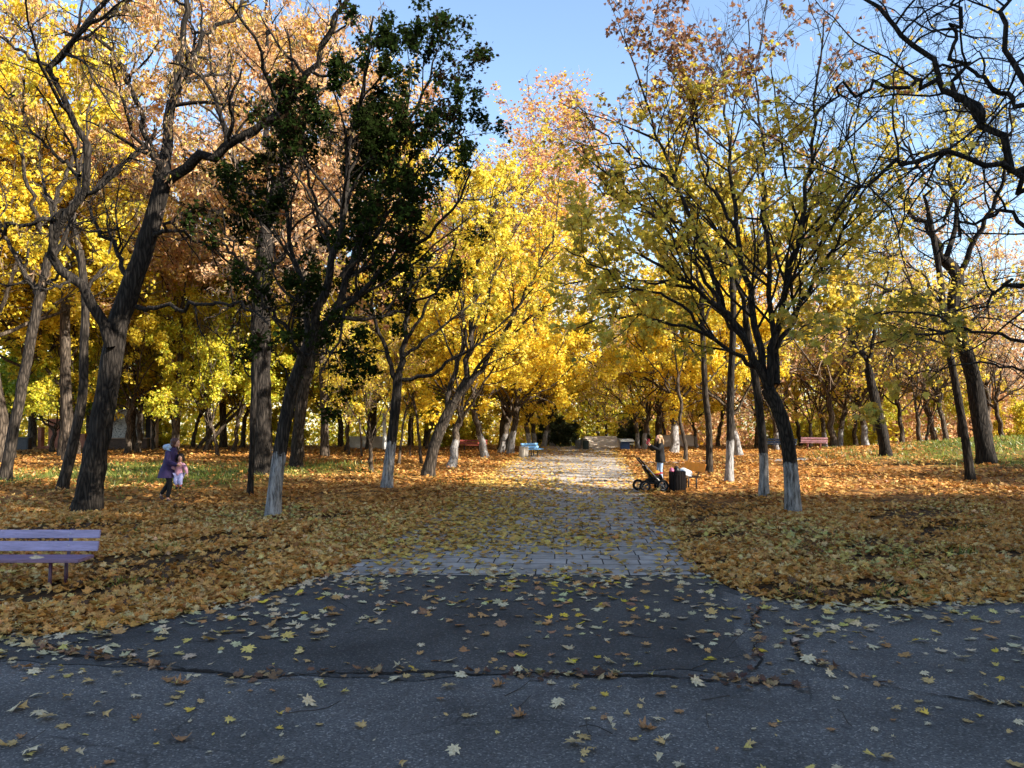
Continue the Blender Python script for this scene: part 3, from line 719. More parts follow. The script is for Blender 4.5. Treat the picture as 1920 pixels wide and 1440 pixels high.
# tree just outside the frame whose limbs reach in over the right lawn
big = dict(bare); big['l1'] = dict(bare['l1'], n=2.2, rmax=.022); big['leaf'] = dict(bare['leaf'], n=500, size=(.09, .15))
hero("locust_tree", "bare tree at the right edge whose long dark limbs arch in over the lawn",
     [(2085, 1050), (2080, 900), (2070, 760), (2055, 600), (2030, 480), (2000, 400)], (.30, .22),
     [([(2000, 400), (1920, 330), (1840, 232), (1760, 152), (1702, 72), (1660, 20), (1600, -60)], 0, .5, (.088, .03)),
      ([(2010, 430), (1922, 347), (1832, 300), (1752, 290), (1682, 310), (1622, 345), (1560, 392)], 0, -1, (.075, .02)),
      ([(2000, 400), (1960, 250), (1900, 110), (1880, 0), (1850, -100)], 0, 1, (.085, .03)),
      ([(2030, 480), (1950, 440), (1880, 400), (1820, 420), (1760, 470)], 0, 1.5, (.06, .02)),
      ([(1840, 232), (1800, 150), (1790, 60), (1800, -40)], .2, 1, (.06, .02)),
      ([(1760, 152), (1680, 150), (1600, 170), (1520, 200)], .3, -1, (.045, .015)),
      ([(1950, 220), (1860, 160), (1800, 130), (1700, 140)], .4, 1.5, (.06, .02)),
      ([(2040, 540), (1960, 520), (1880, 540), (1800, 590)], 0, -1, (.05, .015))],
     big, 57, B_dark, M_leaf, GB, 14.0)
# low leafy spray reaching in from a young maple right of the frame
spray = dict(flare=.3, l1=dict(n=2.4, tmin=.35, ang=(25, 60), L=(.2, .4), S=6, wig=.1, rmax=.02, planar=.4),
    l2=dict(n=3.5, tmin=.2, ang=(30, 60), L=(.3, .6), S=4, wig=.1, rmin=.004, rmax=.008),
    leaf=dict(n=700, size=(.09, .15), T=T_MAPLE, pal=[(3, (.60, .45, .06)), (3, (.52, .40, .06)), (1, (.30, .30, .05)), (2, (.64, .42, .06))], jit=.07, hang=.9, curl=.18, gap=.38, gs=.9,
              keep=lambda p, rg: (p[:, 2] > 2.2) & (p[:, 2] < 5)))
hero("young_maple", "young maple at the right edge with a low branch of large yellow green leaves",
     [(2040, 1010), (2035, 900), (2020, 790), (2010, 700), (2000, 620)], (.09, .06),
     [([(2010, 700), (1920, 640), (1820, 620), (1720, 625), (1640, 645), (1580, 680)], 0, -1.5, (.045, .010)),
      ([(2015, 740), (1930, 700), (1850, 680), (1780, 690), (1700, 700)], 0, -.3, (.035, .010)),
      ([(1820, 620), (1740, 590), (1660, 585), (1600, 610), (1540, 640)], -.6, -2.2, (.025, .008)),
      ([(2000, 620), (1990, 540), (1960, 470)], 0, .5, (.04, .010))],
     spray, 59, B_mid, M_leaf, None, 15.2)

# left row beyond the dark maple
tanleaf = dict(n=9000, size=(.10, .2), T=T_STAR, pal=TAN, gap=.38, gs=.6, jit=.08, hang=.9)
rowy = dict(flare=.35, limbnoise=.05,
    l1=dict(n=1.6, tmin=.15, ang=(22, 60), L=(.25, .5), S=8, wig=.1, trop=.05, rmax=.05),
    l2=dict(n=2.6, tmin=.12, ang=(25, 65), L=(.3, .6), S=6, wig=.12, rmin=.008, rmax=.016),
    l3=dict(n=3.0, tmin=.15, ang=(25, 60), L=(.3, .65), S=4, wig=.1, rmin=.005, rmax=.008),
    leaf=dict(n=9500, size=(.085, .155), T=T_STAR, pal=YEL, gap=.36, gs=.7, jit=.06, fs=.6, hang=.9, keep=lambda p, rg: p[:, 2] > 3.4))
hero("maple_tree", "whitewashed maple with one long limb reaching right over orange leaves, left of the path",
     [(725, 916), (733, 840), (741, 760), (747, 700)], (.175, .15),
     [([(747, 700), (759, 640), (765, 560), (776, 470), (790, 380), (800, 290)], 0, 1, (.11, .02)),
      ([(744, 715), (720, 655), (704, 580), (698, 500), (690, 420)], 0, -1, (.09, .02)),
      ([(749, 712), (800, 702), (850, 676), (900, 640), (960, 590), (1000, 540)], 0, -1, (.075, .018)),
      ([(756, 670), (800, 630), (860, 590), (910, 540), (950, 480)], 0, 1.5, (.06, .015)),
      ([(760, 640), (820, 540), (860, 440), (880, 340)], 0, 0, (.06, .015))],
     dict(rowy, leaf=dict(rowy['leaf'], n=8500)), 61, B_w1, M_leaf, GA, 25.8)
hero("maple_tree", "maple leaning strongly right with several straight stems, at the left path edge",
     [(801, 894), (816, 830), (836, 782), (851, 755)], (.23, .20),
     [([(851, 755), (872, 690), (882, 620), (892, 540), (906, 450), (930, 380), (950, 290)], 0, 1, (.14, .02)),
      ([(851, 755), (900, 692), (932, 640), (972, 570), (1012, 500), (1042, 430)], 0, -1, (.13, .02)),
      ([(840, 772), (852, 700), (872, 630), (862, 540), (852, 450), (850, 360)], 0, 2, (.12, .02)),
      ([(870, 725), (922, 655), (990, 600), (1060, 560)], 0, -2, (.08, .015)),
      ([(880, 640), (920, 540), (960, 440), (990, 340)], 0, 1.5, (.08, .015))],
     rowy, 63, B_mid, M_leaf, GA, 30.8)
hero("locust_tree", "massive straight trunk of rough bark behind the dark maple",
     [(490, 894), (490, 800), (489, 700), (489, 600), (494, 520), (500, 430)], (.43, .32),
     [([(500, 440), (520, 350), (560, 260), (590, 160), (610, 60)], 0, 1, (.2, .03)),
      ([(498, 450), (470, 360), (430, 270), (400, 170), (390, 60)], 0, -1, (.18, .03)),
      ([(494, 520), (550, 460), (620, 410), (690, 380), (760, 370)], 0, -2, (.11, .02)),
      ([(491, 540), (440, 480), (390, 440), (340, 430)], 0, 2, (.10, .02)),
      ([(500, 430), (510, 320), (490, 210), (500, 90), (500, -30)], 0, 3, (.2, .03)),
      ([(489, 600), (450, 570), (420, 580), (380, 600)], 0, -2, (.07, .02))],
     dict(locust, leaf=dict(tanleaf, n=12000, T=T_OVAL), twigm=B_twigtan, l1=dict(locust['l1'], n=1.4), l2=dict(locust['l2'], n=2.6), l3=dict(locust['l3'], n=4.0, rmin=.006)), 65, B_dark, M_leaf, GA, 31.6)
hero("locust_tree", "rough brown trunk half hidden by the dark maple's whitewashed stem",
     [(555, 879), (560, 800), (570, 730), (592, 655), (600, 580)], (.28, .2),
     [([(600, 580), (620, 480), (650, 380), (660, 270), (680, 170)], 0, 2, (.15, .03)),
      ([(592, 655), (640, 590), (690, 540), (740, 500)], 0, -1, (.1, .02)),
      ([(596, 620), (560, 540), (540, 450), (530, 350)], 0, 2, (.1, .02))],
     dict(locust, leaf=dict(tanleaf, n=8000), twigm=B_twigtan, l2=dict(locust['l2'], n=2.2), l3=dict(locust['l3'], n=3, rmin=.006)), 67, B_mid, M_leaf, GA, 36.0)
hero("young_tree", "thin dark sapling trunk standing in front of the massive rough trunk",
     [(468, 933), (472, 860), (474, 800), (478, 720), (478, 640)], (.085, .055),
     [([(478, 640), (470, 560), (450, 490), (440, 420)], 0, 1, (.045, .01)), ([(478, 660), (500, 590), (530, 530)], 0, -1, (.035, .01)), ([(477, 720), (440, 660), (400, 620), (370, 610)], 0, 1, (.03, .01))],
     dict(rowy, leaf=dict(rowy['leaf'], n=700, pal=OLIVE)), 69, B_dark, M_leaf, GA, 23.2)
hero("locust_tree", "tilted dark trunk at the left edge of the lawn, catching sun on its right side",
     [(8, 906), (20, 840), (38, 740), (57, 640), (74, 560), (94, 470)], (.205, .15),
     [([(94, 470), (110, 370), (140, 280), (150, 180)], 0, 1, (.13, .03)), ([(74, 560), (30, 480), (-10, 400), (-30, 300)], 0, 1, (.12, .03)),
      ([(94, 470), (60, 380), (40, 270), (50, 150)], 0, -1.5, (.11, .03)), ([(80, 540), (130, 500), (190, 470)], 0, -1, (.07, .02))],
     dict(locust, leaf=dict(rowy['leaf'], n=9000, pal=GOLD), l1=dict(locust['l1'], n=1.3), l2=dict(locust['l2'], n=2.2), l3=dict(locust['l3'], n=3)), 71, B_mid, M_leaf, GA, 29.0)
hero("locust_tree", "slim curved trunk with striped bark left of the big dark locust",
     [(115, 922), (135, 840), (154, 745), (158, 650), (160, 560), (150, 470)], (.165, .11),
     [([(150, 470), (140, 370), (160, 270), (170, 160)], 0, 1, (.09, .02)), ([(158, 560), (200, 480), (230, 400)], 0, 1, (.07, .02)), ([(154, 500), (110, 420), (80, 340), (70, 250)], 0, 1, (.07, .02))],
     dict(rowy, leaf=dict(rowy['leaf'], n=5000, pal=YEL)), 73, B_mid, M_leaf, GA, 24.8)
hero("maple_tree", "smooth trunk leaning left on the far right lawn below the mound",
     [(1662, 858), (1652, 800), (1638, 740), (1628, 690)], (.27, .2),
     [([(1628, 690), (1590, 620), (1560, 560), (1540, 480)], 0, 1, (.12, .02)), ([(1628, 690), (1640, 600), (1660, 520), (1670, 430)], 0, -1, (.12, .02)),
      ([(1632, 715), (1690, 660), (1740, 610), (1780, 560)], 0, 1, (.08, .02)), ([(1628, 690), (1600, 590), (1590, 500), (1600, 400)], 0, 2, (.1, .02))],
     dict(bare, leaf=dict(bare['leaf'], n=3500, pal=OLIVE), l3=dict(bare['l3'], rmin=.006)), 75, B_dark, M_leaf, GB, 39.0)

# ---------------------------------------------------------------- trees farther back: one of each kind, then copies
def proto(H, th, lean, nl, spread, r0, seed, leaf, bark=B_far, l1n=1.3, l2n=2.0, l3n=2.6, twigm=None, rt=.010, leader=True, trop=.05, crownmin=.0):
    tr, lb = generic(H, th, lean, nl, spread, r0, seed, leader=leader)
    sp = dict(flare=.35, l1=dict(n=l1n, tmin=.12, ang=(25, 65), L=(.3, .55), S=6, wig=.14, trop=trop, rmax=.06),
              l2=dict(n=l2n, tmin=.12, ang=(25, 65), L=(.3, .6), S=5, wig=.14, rmin=rt, rmax=.022),
              l3=dict(n=l3n, tmin=.15, ang=(25, 60), L=(.35, .7), S=3, wig=.12, rmin=rt * .7, rmax=rt), leaf=leaf, ksides=9)
    if twigm: sp['twigm'] = twigm
    return build_tree("t", tr, lb, sp, seed, bark, M_leaf, np.zeros(3))
lf = lambda n, pal, size=(.14, .26), gap=.36, **k: dict(dict(n=n, size=size, T=T_DIA, pal=pal, gap=gap, gs=.55, jit=.12, fs=.45, hang=.8, curl=.35), **k)
def pinktop(p, c, rg):
    z = p[:, 2] + rg.normal(0, 1.2, len(p)); pk = (z > 15.5) | ((p[:, 0] < -.3) & (z > 11))
    s = np.where((rg.uniform(0, 1, len(p)) < .75)[:, None] & pk[:, None], pick(PINK, len(p), rg), c)
    return s
KIND = {
 'gold':   proto(19, 4.5, (.6, 0), 7, (18, 62), .22, 101, lf(42000, GOLD, (.11, .19))),
 'yellow': proto(14, 3.2, (-.4, 0), 7, (20, 65), .18, 102, lf(28000, YEL, (.11, .2))),
 'green':  proto(9, 1.8, (.2, 0), 7, (20, 75), .15, 103, lf(14000, GREEN, (.12, .24), .30)),
 'ygreen': proto(11, 2.2, (.5, 0), 7, (15, 65), .12, 104, lf(19000, YGREEN, (.11, .2))),
 'tan':    proto(20, 8, (.3, 0), 8, (15, 58), .20, 105, lf(24000, TAN + [(3, (.66, .46, .08))], (.11, .2), .36), l2n=2.6, l3n=3.2, twigm=B_twigtan),
 'pink':   proto(24, 5, (.3, 0), 10, (12, 50), .26, 106, lf(62000, GOLD + [(3, (.80, .40, .06))], (.11, .2), .34, tint=pinktop), twigm=B_twigtan, l1n=2.0),
 'alley':  proto(12, 2.6, (.7, 0), 6, (25, 68), .20, 107, lf(15000, GOLD, (.11, .2)), B_farw),
 'bare':   proto(13, 3, (.4, 0), 7, (15, 60), .16, 108, lf(3500, TAN + [(2, (.62, .42, .05))], (.12, .2), .45), l1n=1.8, l2n=2.6, l3n=3.6, twigm=B_twigtan, rt=.011),
 'barew':  proto(12, 2.8, (-.4, 0), 6, (18, 62), .19, 109, lf(4500, YEL + TAN, (.12, .2), .45), B_farw, l1n=1.7, l2n=2.4, l3n=3.4, twigm=B_twigtan, rt=.011),
 'slim':   proto(10, 3.5, (.5, 0), 4, (12, 40), .085, 110, lf(5000, YEL, (.12, .22), .36)),
 'fork':   proto(15, 2.6, (.2, 0), 5, (14, 34), .19, 111, lf(9000, TAN + YEL, (.12, .22), .40), twigm=B_twigtan, leader=False),
 'leaner': proto(9, 4.0, (3.4, 0), 4, (20, 55), .15, 112, lf(9000, YGREEN)),
 'bush':   proto(3.2, .25, (0, 0), 9, (15, 75), .05, 113, lf(5000, YGREEN, (.10, .2), .34), l1n=2.4),
 'dbush':  proto(3.4, .25, (0, 0), 10, (15, 75), .06, 114, lf(11000, [(3, (.045, .06, .02)), (2, (.08, .10, .03))], (.10, .2), .22), l1n=2.4),
}
NAMES = dict(gold="maple_tree", yellow="maple_tree", green="leafy_tree", ygreen="young_tree", tan="tall_tree", pink="tall_maple", alley="maple_tree", bare="bare_tree", barew="bare_tree", slim="slim_tree", fork="forked_tree", leaner="leaning_tree", bush="shrub", dbush="evergreen_shrub")
GROUND_D = lambda yb: 2.35 * F / (yb - HZ)
def far_tree(kind, px, D, label, scale=1.0, rz=None, group=None):
    x = (px - 960) / F * D
    rz = R.uniform(0, 6.28) if rz is None else rz
    cat = "shrub" if 'bush' in kind else "tree"
    return put_tree(KIND[kind], NAMES[kind], label, cat, (x, D, float(gz(x, D)) - .03), rz, scale, group)
FT = [
 # left wood, nearer row
 ('gold', 20, 44, "tall golden maple glowing behind the tilted trunk at the left edge", 1.18, 0.4),
 ('gold', -150, 40, "golden maple cut by the left edge of the picture", 1.1, 2.0),
 ('yellow', 190, 52, "broad yellow maple behind the upper part of the big dark locust", 1.25, 1.0),
 ('green', 100, 50, "bright green leafy tree before the red brick wall", 1.0, .3),
 ('green', 190, 56, "green leafy tree between the red brick wall and the graffiti ruin", .95, 2.2),
 ('green', 25, 58, "green leafy tree beside the dark utility box", 1.1, 4.2),
 ('fork', 260, 49.5, "forked brown tree standing in front of the graffiti ruin", 1.0, 1.2),
 ('gold', -40, 52, "golden maple filling the gap behind the left edge trunk", 1.35, 3.2),
 ('gold', 120, 46, "golden maple between the slim curved trunk and the big locust", 1.15, 5.1),
 ('tan', 130, 41, "tall tan leaved tree rising above the slim curved trunk", 1.45, 3.6),
 ('tan', 480, 42, "tall tan leaved tree hidden at its foot by the massive rough trunk", 1.45, 5.0),
 ('tan', 560, 43, "tall tan leaved tree above the right end of the locust's long limb", 1.4, .9),
 ('gold', 10, 38, "tall golden maple above the left edge trunk", 1.4, 4.4),
 ('ygreen', 335, 52, "yellow green tree directly behind the woman carrying a child", 1.15, 2.9),
 ('ygreen', 362, 57, "yellow green tree right of the graffiti ruin, farther in", 1.2, .8),
 ('leaner', 385, 52, "low tree leaning steeply right beyond the woman carrying a child", 1.0, 0.1),
 ('leaner', 372, 54, "second low tree leaning right, just behind the steeply leaning one", .8, .25),
 ('yellow', 300, 64, "wide yellow tree deep in the wood above the graffiti ruin", 1.2, 5.0),
 ('tan', 330, 47, "tall tree with dry pinkish tan leaves between the locust limbs", 1.15, .6),
 ('tan', 610, 46, "tall tree with dry tan leaves above the dark maple", 1.2, 2.5),
 ('tan', 420, 58, "tall tan tree deep in the wood behind the massive trunk", 1.3, 4.0),
 ('tan', 170, 60, "tall tan tree deep in the wood behind the golden maples", 1.3, 5.2),
 ('ygreen', 440, 50, "yellow green tree left of the massive rough trunk", 1.2, 5.5),
 ('yellow', 455, 57, "full yellow tree left of the massive rough trunk, deeper in", 1.0, 3.3),
 ('ygreen', 610, 51, "yellow tree right of the whitewashed dark maple", 1.15, 1.7),
 ('yellow', 560, 60, "yellow tree deep in the wood between the two rough trunks", 1.1, .9),
 ('slim', 655, 47, "slim bent sapling beside the pale low wall", .8, 2.6),
 ('slim', 680, 45, "slim sapling just left of the forked lawn tree", .75, 4.1),
 ('fork', 697, 33.5, "small forked tree with dark trunk left of the long limbed maple", .52, 2.2),
 ('slim', 748, 37.5, "crooked thin tree between the long limbed maple and the leaning maple", .8, .5),
 ('slim', 791, 38.5, "thin straight tree just behind the strongly leaning maple", .95, 3.7),
 ('slim', 770, 46, "very thin sapling on the sunlit orange leaves", .6, 5.0),
 ('yellow', 690, 56, "yellow tree behind the pale low wall", 1.0, 2.4),
 ('gold', 640, 60, "golden tree far behind the dark maple's crown", 1.0, 4.4),
 ('gold', 770, 62, "golden tree deep in the wood behind the leaning maple", 1.05, 1.3),
 ('ygreen', 800, 56, "yellow green tree left of the far red bench", 1.0, .2),
 ('alley', 846, 36.2, "dark straight maple right behind the strongly leaning maple", 1.0, .9),
 ('alley', 911, 44.6, "whitewashed forked maple just right of the far red bench", 1.05, 3.0),
 ('alley', 938, 50, "pale sunlit maple trunk left of the blue bench", 1.0, .2),
 ('alley', 957, 49, "thick pinkish maple trunk behind the blue bench", 1.15, 5.3),
 ('pink', 945, 55, "very tall tree with pink topped orange and yellow crown at the path", (1.45, 1.45, 1.04), 0.15),
 ('alley', 992, 53.5, "maple of the left alley row, first past the blue bench", .95, 1.9),
 ('alley', 1005, 57, "maple of the left alley row, second past the blue bench", .95, 4.0),
 ('alley', 1018, 60, "maple of the left alley row, third past the blue bench", 1.0, .6),
 ('alley', 1036, 63, "leaning maple ending the left alley row near the dark shrubs", 1.0, 2.8),
 ('dbush', 1058, 61, "dark evergreen shrub left of the concrete ramp", .75, 0.),
 ('dbush', 1042, 64, "dark evergreen shrub behind the left alley row's end", 1.0, 2.),
 ('dbush', 1185, 62, "dark evergreen shrub behind the blue kiosk", .9, 1.),
 ('bare', 1120, 74, "pale bare tree on the axis of the path behind the concrete ramp", 1.0, 1.4),
 ('fork', 1138, 72, "forked brown tree behind the concrete ramp", .8, 2.6),
 ('yellow', 1078, 78, "yellow tree far behind the left end of the concrete ramp", .9, 5.1),
 ('yellow', 1165, 80, "yellow tree far behind the right end of the concrete ramp", .8, 0.3),
 ('tan', 1215, 68, "tan tree behind the woman with the red phone", .75, 1.8),
 ('gold', 250, 54, "tall golden maple right of the big locust's fork, in the wood", 1.15, 1.9),
 ('tan', 505, 52, "tall tan tree standing directly behind the massive rough trunk", 1.2, 3.1),
 ('gold', 60, 60, "tall golden maple deep in the wood above the utility box", 1.45, 1.4),
 ('gold', 215, 62, "tall golden maple deep in the wood above the brick ruin", 1.4, .7),
 ('gold', 560, 62, "tall golden maple deep in the wood behind the dark maple", 1.2, 2.7),
 ('tan', 700, 58, "tall tan tree behind the long limbed maple", 1.15, 5.6),
 ('tan', 800, 60, "tall tan tree behind the strongly leaning maple", 1.1, .3),
 ('ygreen', 150, 47, "low yellow green tree left of the slim curved trunk's foot", .95, 4.6),
 ('ygreen', 290, 55, "low yellow green tree just right of the forked brown tree", 1.0, 2.1),
 ('ygreen', 410, 46, "low yellow green tree between the walking woman and the massive trunk", .9, 3.9),
 ('ygreen', 520, 54, "low yellow green tree between the massive trunk and the dark maple's stem", 1.0, .5),
 ('ygreen', 650, 53, "low yellow green tree behind the slim bent saplings", 1.0, 5.2),
 ('ygreen', 735, 52, "low yellow tree around the white post", .95, 1.2),
 ('ygreen', 860, 57, "low yellow tree behind the far red bench", .9, 2.9),
 ('barew', 1640, 60, "bare tree behind the smooth leaning trunk's foot", 1.35, 1.7),
 ('bare', 1560, 52, "tall bare tree behind the low spray of large leaves", 1.4, 4.0),
 ('bare', 1750, 60, "tall bare tree far behind the slender leaning trunk", 1.5, 2.6),
 ('bare', 1850, 58, "tall bare tree behind the thick black trunk on the mound", 1.5, .9),
 ('bare', 1420, 56, "tall bare tree behind the slim whitewashed maple", 1.35, 5.0),
 ('yellow', 1232, 58, "tall yellow tree whose crown closes over the right side of the path", 1.55, 2.2),
 ('gold', 1150, 84, "tall golden tree closing the view above the far end of the path", 1.0, 4.8),
 ('alley', 1262, 50, "spreading yellow maple just beyond the side path's near end", 1.35, 1.2),
 ('bare', 1100, 82, "pale bare tree far beyond the path's end, left of its axis", 1.2, 3.5),
 ('yellow', 240, 48, "full yellow tree right of the big locust's trunk", 1.05, 2.6),
 ('yellow', 395, 54, "full yellow tree filling the gap left of the massive rough trunk", 1.25, .4),
 # right side
 ('barew', 1196, 57, "whitewashed bare tree left of the woman with the red phone", .9, .7),
 ('barew', 1206, 55, "whitewashed bare tree directly above the red phone", .95, 3.1),
 ('slim', 1284, 41, "thin sunlit trunk left of the thin maple behind the bin", 1.25, 2.0),
 ('alley', 1306, 58, "low yellow maple beyond the grey side path", .7, 3.9),
 ('yellow', 1245, 66, "yellow tree behind the white graffiti wall", .8, 1.1),
 ('alley', 1385, 45.8, "thick whitewashed trunk between two slim maples on the right", 1.1, 2.3),
 ('yellow', 1420, 62, "yellow tree behind the whitewashed maples on the right", .8, 4.9),
 ('bare', 1345, 60, "brown bare tree beyond the side path behind the dark maples", 1.0, 5.8),
 ('barew', 1455, 52, "bare tree behind the dark bench on the right", .95, .9),
 ('bare', 1500, 60, "bare tree between the dark bench and the pink bench", 1.0, 3.3),
 ('fork', 1518, 56, "forked tree rising left of the pink bench", .75, 1.0),
 ('barew', 1546, 54, "slanting tree just right of the pink bench", .9, 5.0),
 ('barew', 1572, 53, "whitewashed tree with split foot right of the pink bench", 1.0, 2.5),
 ('bare', 1602, 57, "slim bare tree right of the split footed whitewashed tree", 1.0, 4.4),
 ('barew', 1622, 52, "stout whitewashed bare tree left of the smooth leaning trunk", 1.15, .2),
 ('bare', 1690, 54, "bare tree just right of the smooth leaning trunk", 1.05, 1.5),
 ('fork', 1722, 50, "forked tree at the foot of the grassy mound", .8, 3.8),
 ('ygreen', 1735, 56, "yellow green tree behind the grassy mound's left end", .9, .4),
 ('bare', 1772, 50, "bare dark tree on the mound left of the slender leaning trunk", 1.1, 2.2),
 ('fork', 1795, 56, "forked tree behind the slender leaning trunk", .9, 5.5),
 ('bare', 1880, 54, "bare brown tree on the mound by the right edge", 1.1, 3.0),
 ('yellow', 1905, 66, "yellow tree beyond the mound at the right edge", .85, 1.9),
 ('bare', 1960, 50, "bare brown tree cut by the right edge of the picture", 1.1, .8),
 ('tan', 1560, 74, "tall tan tree far behind the pink bench", .8, 2.0),
 ('tan', 1680, 76, "tall tan tree far behind the smooth leaning trunk", .75, .5),
 ('tan', 1820, 74, "tall tan tree far beyond the grassy mound", .75, 3.6),
 ('ygreen', 1640, 68, "yellow green tree far behind the stout whitewashed tree", .9, 4.7),
 ('bush', 1530, 62, "yellow green shrub behind the pink bench", 1.0, 0.),
 ('bush', 1600, 60, "yellow green shrub behind the slim bare tree", 1.0, 2.),
 ('bush', 1900, 60, "yellow green shrub behind the mound at the right edge", 1.1, 4.),
 ('bush', 1460, 60, "yellow green shrub behind the dark bench", .9, 1.),
 ('bush', 830, 60, "yellow green shrub left of the far red bench", 1.0, 3.),
 ('bush', 880, 62, "yellow green shrub behind the far red bench", 1.0, 5.),
 ('bush', 300, 60, "yellow green shrub right of the graffiti ruin", 1.0, 2.4),
 ('bush', 530, 58, "yellow green shrub behind the two rough trunks", 1.0, 3.4),
]
GF = {True: "trees in the wood left of the path", False: "trees in the wood right of the path"}
for (k, px, D, lab, sc, rz) in FT: far_tree(k, px, D, lab, sc, rz, "shrubs under the far trees" if 'bush' in k else GF[px < 1060])
# dense tall trees added unseen right of the frame to shade the foreground
shade = proto(22, 2.5, (0, 0), 10, (8, 34), .35, 120, lf(19000, YGREEN, (.3, .5), .34), l1n=1.8)
for (x, y, s, r) in [(25, -24, 1.25, 0), (24, -18, 1.25, 1), (25, -12.5, 1.25, 2), (24, -7, 1.25, 3), (25, -1.5, 1.25, 4), (25, 4.5, 1.1, 5), (27.5, 13, .62, .7), (33, -16, 1.35, 1.5), (33, -8, 1.55, 2.5), (33, -1, 1.45, .4), (35, 8, .95, 1.2), (36, 18, .7, 5), (39, 24, .62, .5), (43, 30, .6, 3.5)]:
    put_tree(shade, "leafy_tree", "tall dense leafy tree added out of view on the right to cast shade", "tree", (x, y, float(gz(x, y)) - .05), r, s, "unseen dense trees added on the right for shade")

# ---------------------------------------------------------------- far wood that reads as one mass
def far_wood():
    rg = np.random.default_rng(77); n = 260000
    x = rg.uniform(-95, 75, n); y = rg.uniform(70, 100, n); z = rg.uniform(0, 1, n) ** 1.1
    top = 9 + 3.5 * vnoise(x, y * .3, .25, 5) + 2.0 * vnoise(x, y, .7, 6)
    left = np.clip((5 - x) / 25, 0, 1); top = top + 7 * left
    z = z * top
    p = np.stack([x, y, z], -1)
    f = field3(p * [.5, .5, .6], .7, rg); kp = f > .24 + .36 * z / 18 + rg.uniform(-.15, .15, n)
    p = p[kp]; f = f[kp]; n = len(p); p[:, 2] += gz(p[:, 0], p[:, 1])
    g = field3(p * [.3, .3, .4], .6, rg)
    c1 = pick(YEL, n, rg, f); c2 = pick(TAN, n, rg, f); c3 = pick(YGREEN, n, rg, f)
    right = p[:, 0] > 4 + rg.normal(0, 6, n)
    c = np.where((right & (g < .72))[:, None], c2, np.where((g > .6)[:, None], c3, c1))
    low = (p[:, 2] < 3.2 + rg.normal(0, .8, n)) & (g > .42); c = np.where(low[:, None], c3 * .8, c)
    return leaf_mesh("far_wood", p, rg.uniform(.22, .5, n), rg.normal(0, 1, (n, 3)) + UP * .5, rg.normal(0, 1, (n, 3)) - UP * .5, np.clip(c, 0, .95), T_DIA, M_leaf, .35, rg)
tag(link("far_wood", far_wood()), "hazy mass of yellow and brown woodland behind all the trees", "woodland", kind="stuff")
# ---------------------------------------------------------------- fallen leaves and grass
def sample(x0, x1, y0, y1, n, dens, rg):
    x = rg.uniform(x0, x1, n); y = rg.uniform(y0, y1, n)
    k = (np.abs(x) < .72 * y + 2.5) & (rg.uniform(0, 1, n) < dens(x, y))
    return x[k], y[k]
def lay(name, x, y, size, T, pal, rg, tilt=.3, lift=(.004, .03), curl=.22, base=None, mat=None):
    n = len(x); z = gz(x, y) + rg.uniform(*lift, n) + (0 if base is None else base)
    s = rg.uniform(*size, n); nrm = rg.normal(0, tilt, (n, 3)); nrm[:, 2] = 1
    z = z + s * np.abs(nrm[:, :2]).max(1) * .35
    tip = rg.normal(0, 1, (n, 3)); f = np.clip(.5 + .9 * vnoise(x, y, .9, 31), 0, 1)
    return leaf_mesh(name, np.stack([x, y, z], -1), s, nrm, tip, np.clip(pick(pal, n, rg, f), .01, .9), T, mat or M_litter, curl, rg)
rg = np.random.default_rng(90)
off = lambda x, y: np.clip(road_dist(x, y) / .4 + .6, 0, 1) * (road_dist(x, y) > -.25)
lawn_d = lambda x, y: off(x, y) * np.clip(1.0 - .85 * grass_mask(x, y), .08, 1) * np.clip(.66 + 1.3 * vnoise(x, y, 1.3, 8) + .9 * vnoise(x, y, 4.0, 9), .05, 1)
NEARL = [(3, (.10, .05, .02)), (4, (.56, .27, .06)), (3, (.62, .35, .10)), (2, (.64, .46, .19)), (2, (.36, .15, .035)), (2, (.58, .44, .12)), (1, (.15, .07, .025)), (1, (.40, .42, .14))]
x, y = sample(-14, 15, 8, 21, 280000, lawn_d, rg)
tag(link("leaf_carpet", lay("leaf_carpet", x, y, (.04, .112), T_MAPLE, NEARL, rg, .36, (.0, .05), .3)), "thick carpet of brown and yellow maple leaves on the near lawns", "fallen leaves", kind="stuff")
x, y = sample(-32, 32, 20, 62, 240000, lambda x, y: lawn_d(x, y) * np.clip(1.25 - y / 70, .3, 1), rg)
tag(link("leaf_carpet", lay("leaf_carpet", x, y, (.08, .17), T_STAR, LITTER, rg, .35, (.0, .05), .3)), "orange leaf carpet under the trees farther back", "fallen leaves", kind="stuff")
def path_d(x, y):
    e = (np.abs(x - path_c(y)) / path_hw(y))
    m = np.where(y < 13.4, .10, np.where(y < 15.5, .10 + (y - 13.4) * .26, np.where(y < 25, .58, np.clip(.62 - (y - 25) * .08, .10, 1))))
    left = np.clip((path_c(y) - x) / 3, -.1, 1)
    return (e < 1.04) * np.clip(m * (.75 + .9 * vnoise(x, y * .5, .9, 12)) + 1.1 * left * np.clip((y - 12.2) / 2, 0, 1) * np.clip((36 - y) / 9, .15, 1) + np.clip(e - .78, 0, 1) * 2.0 * (y > 13) , 0, 1)
x, y = sample(-4, 10, 11.8, 60, 90000, path_d, rg)
tag(link("path_leaves", lay("path_leaves", x, y, (.07, .15), T_MID, LPATH, rg, .22, (.018, .035), .24)), "yellow brown leaves scattered over the paved path", "fallen leaves", kind="stuff")

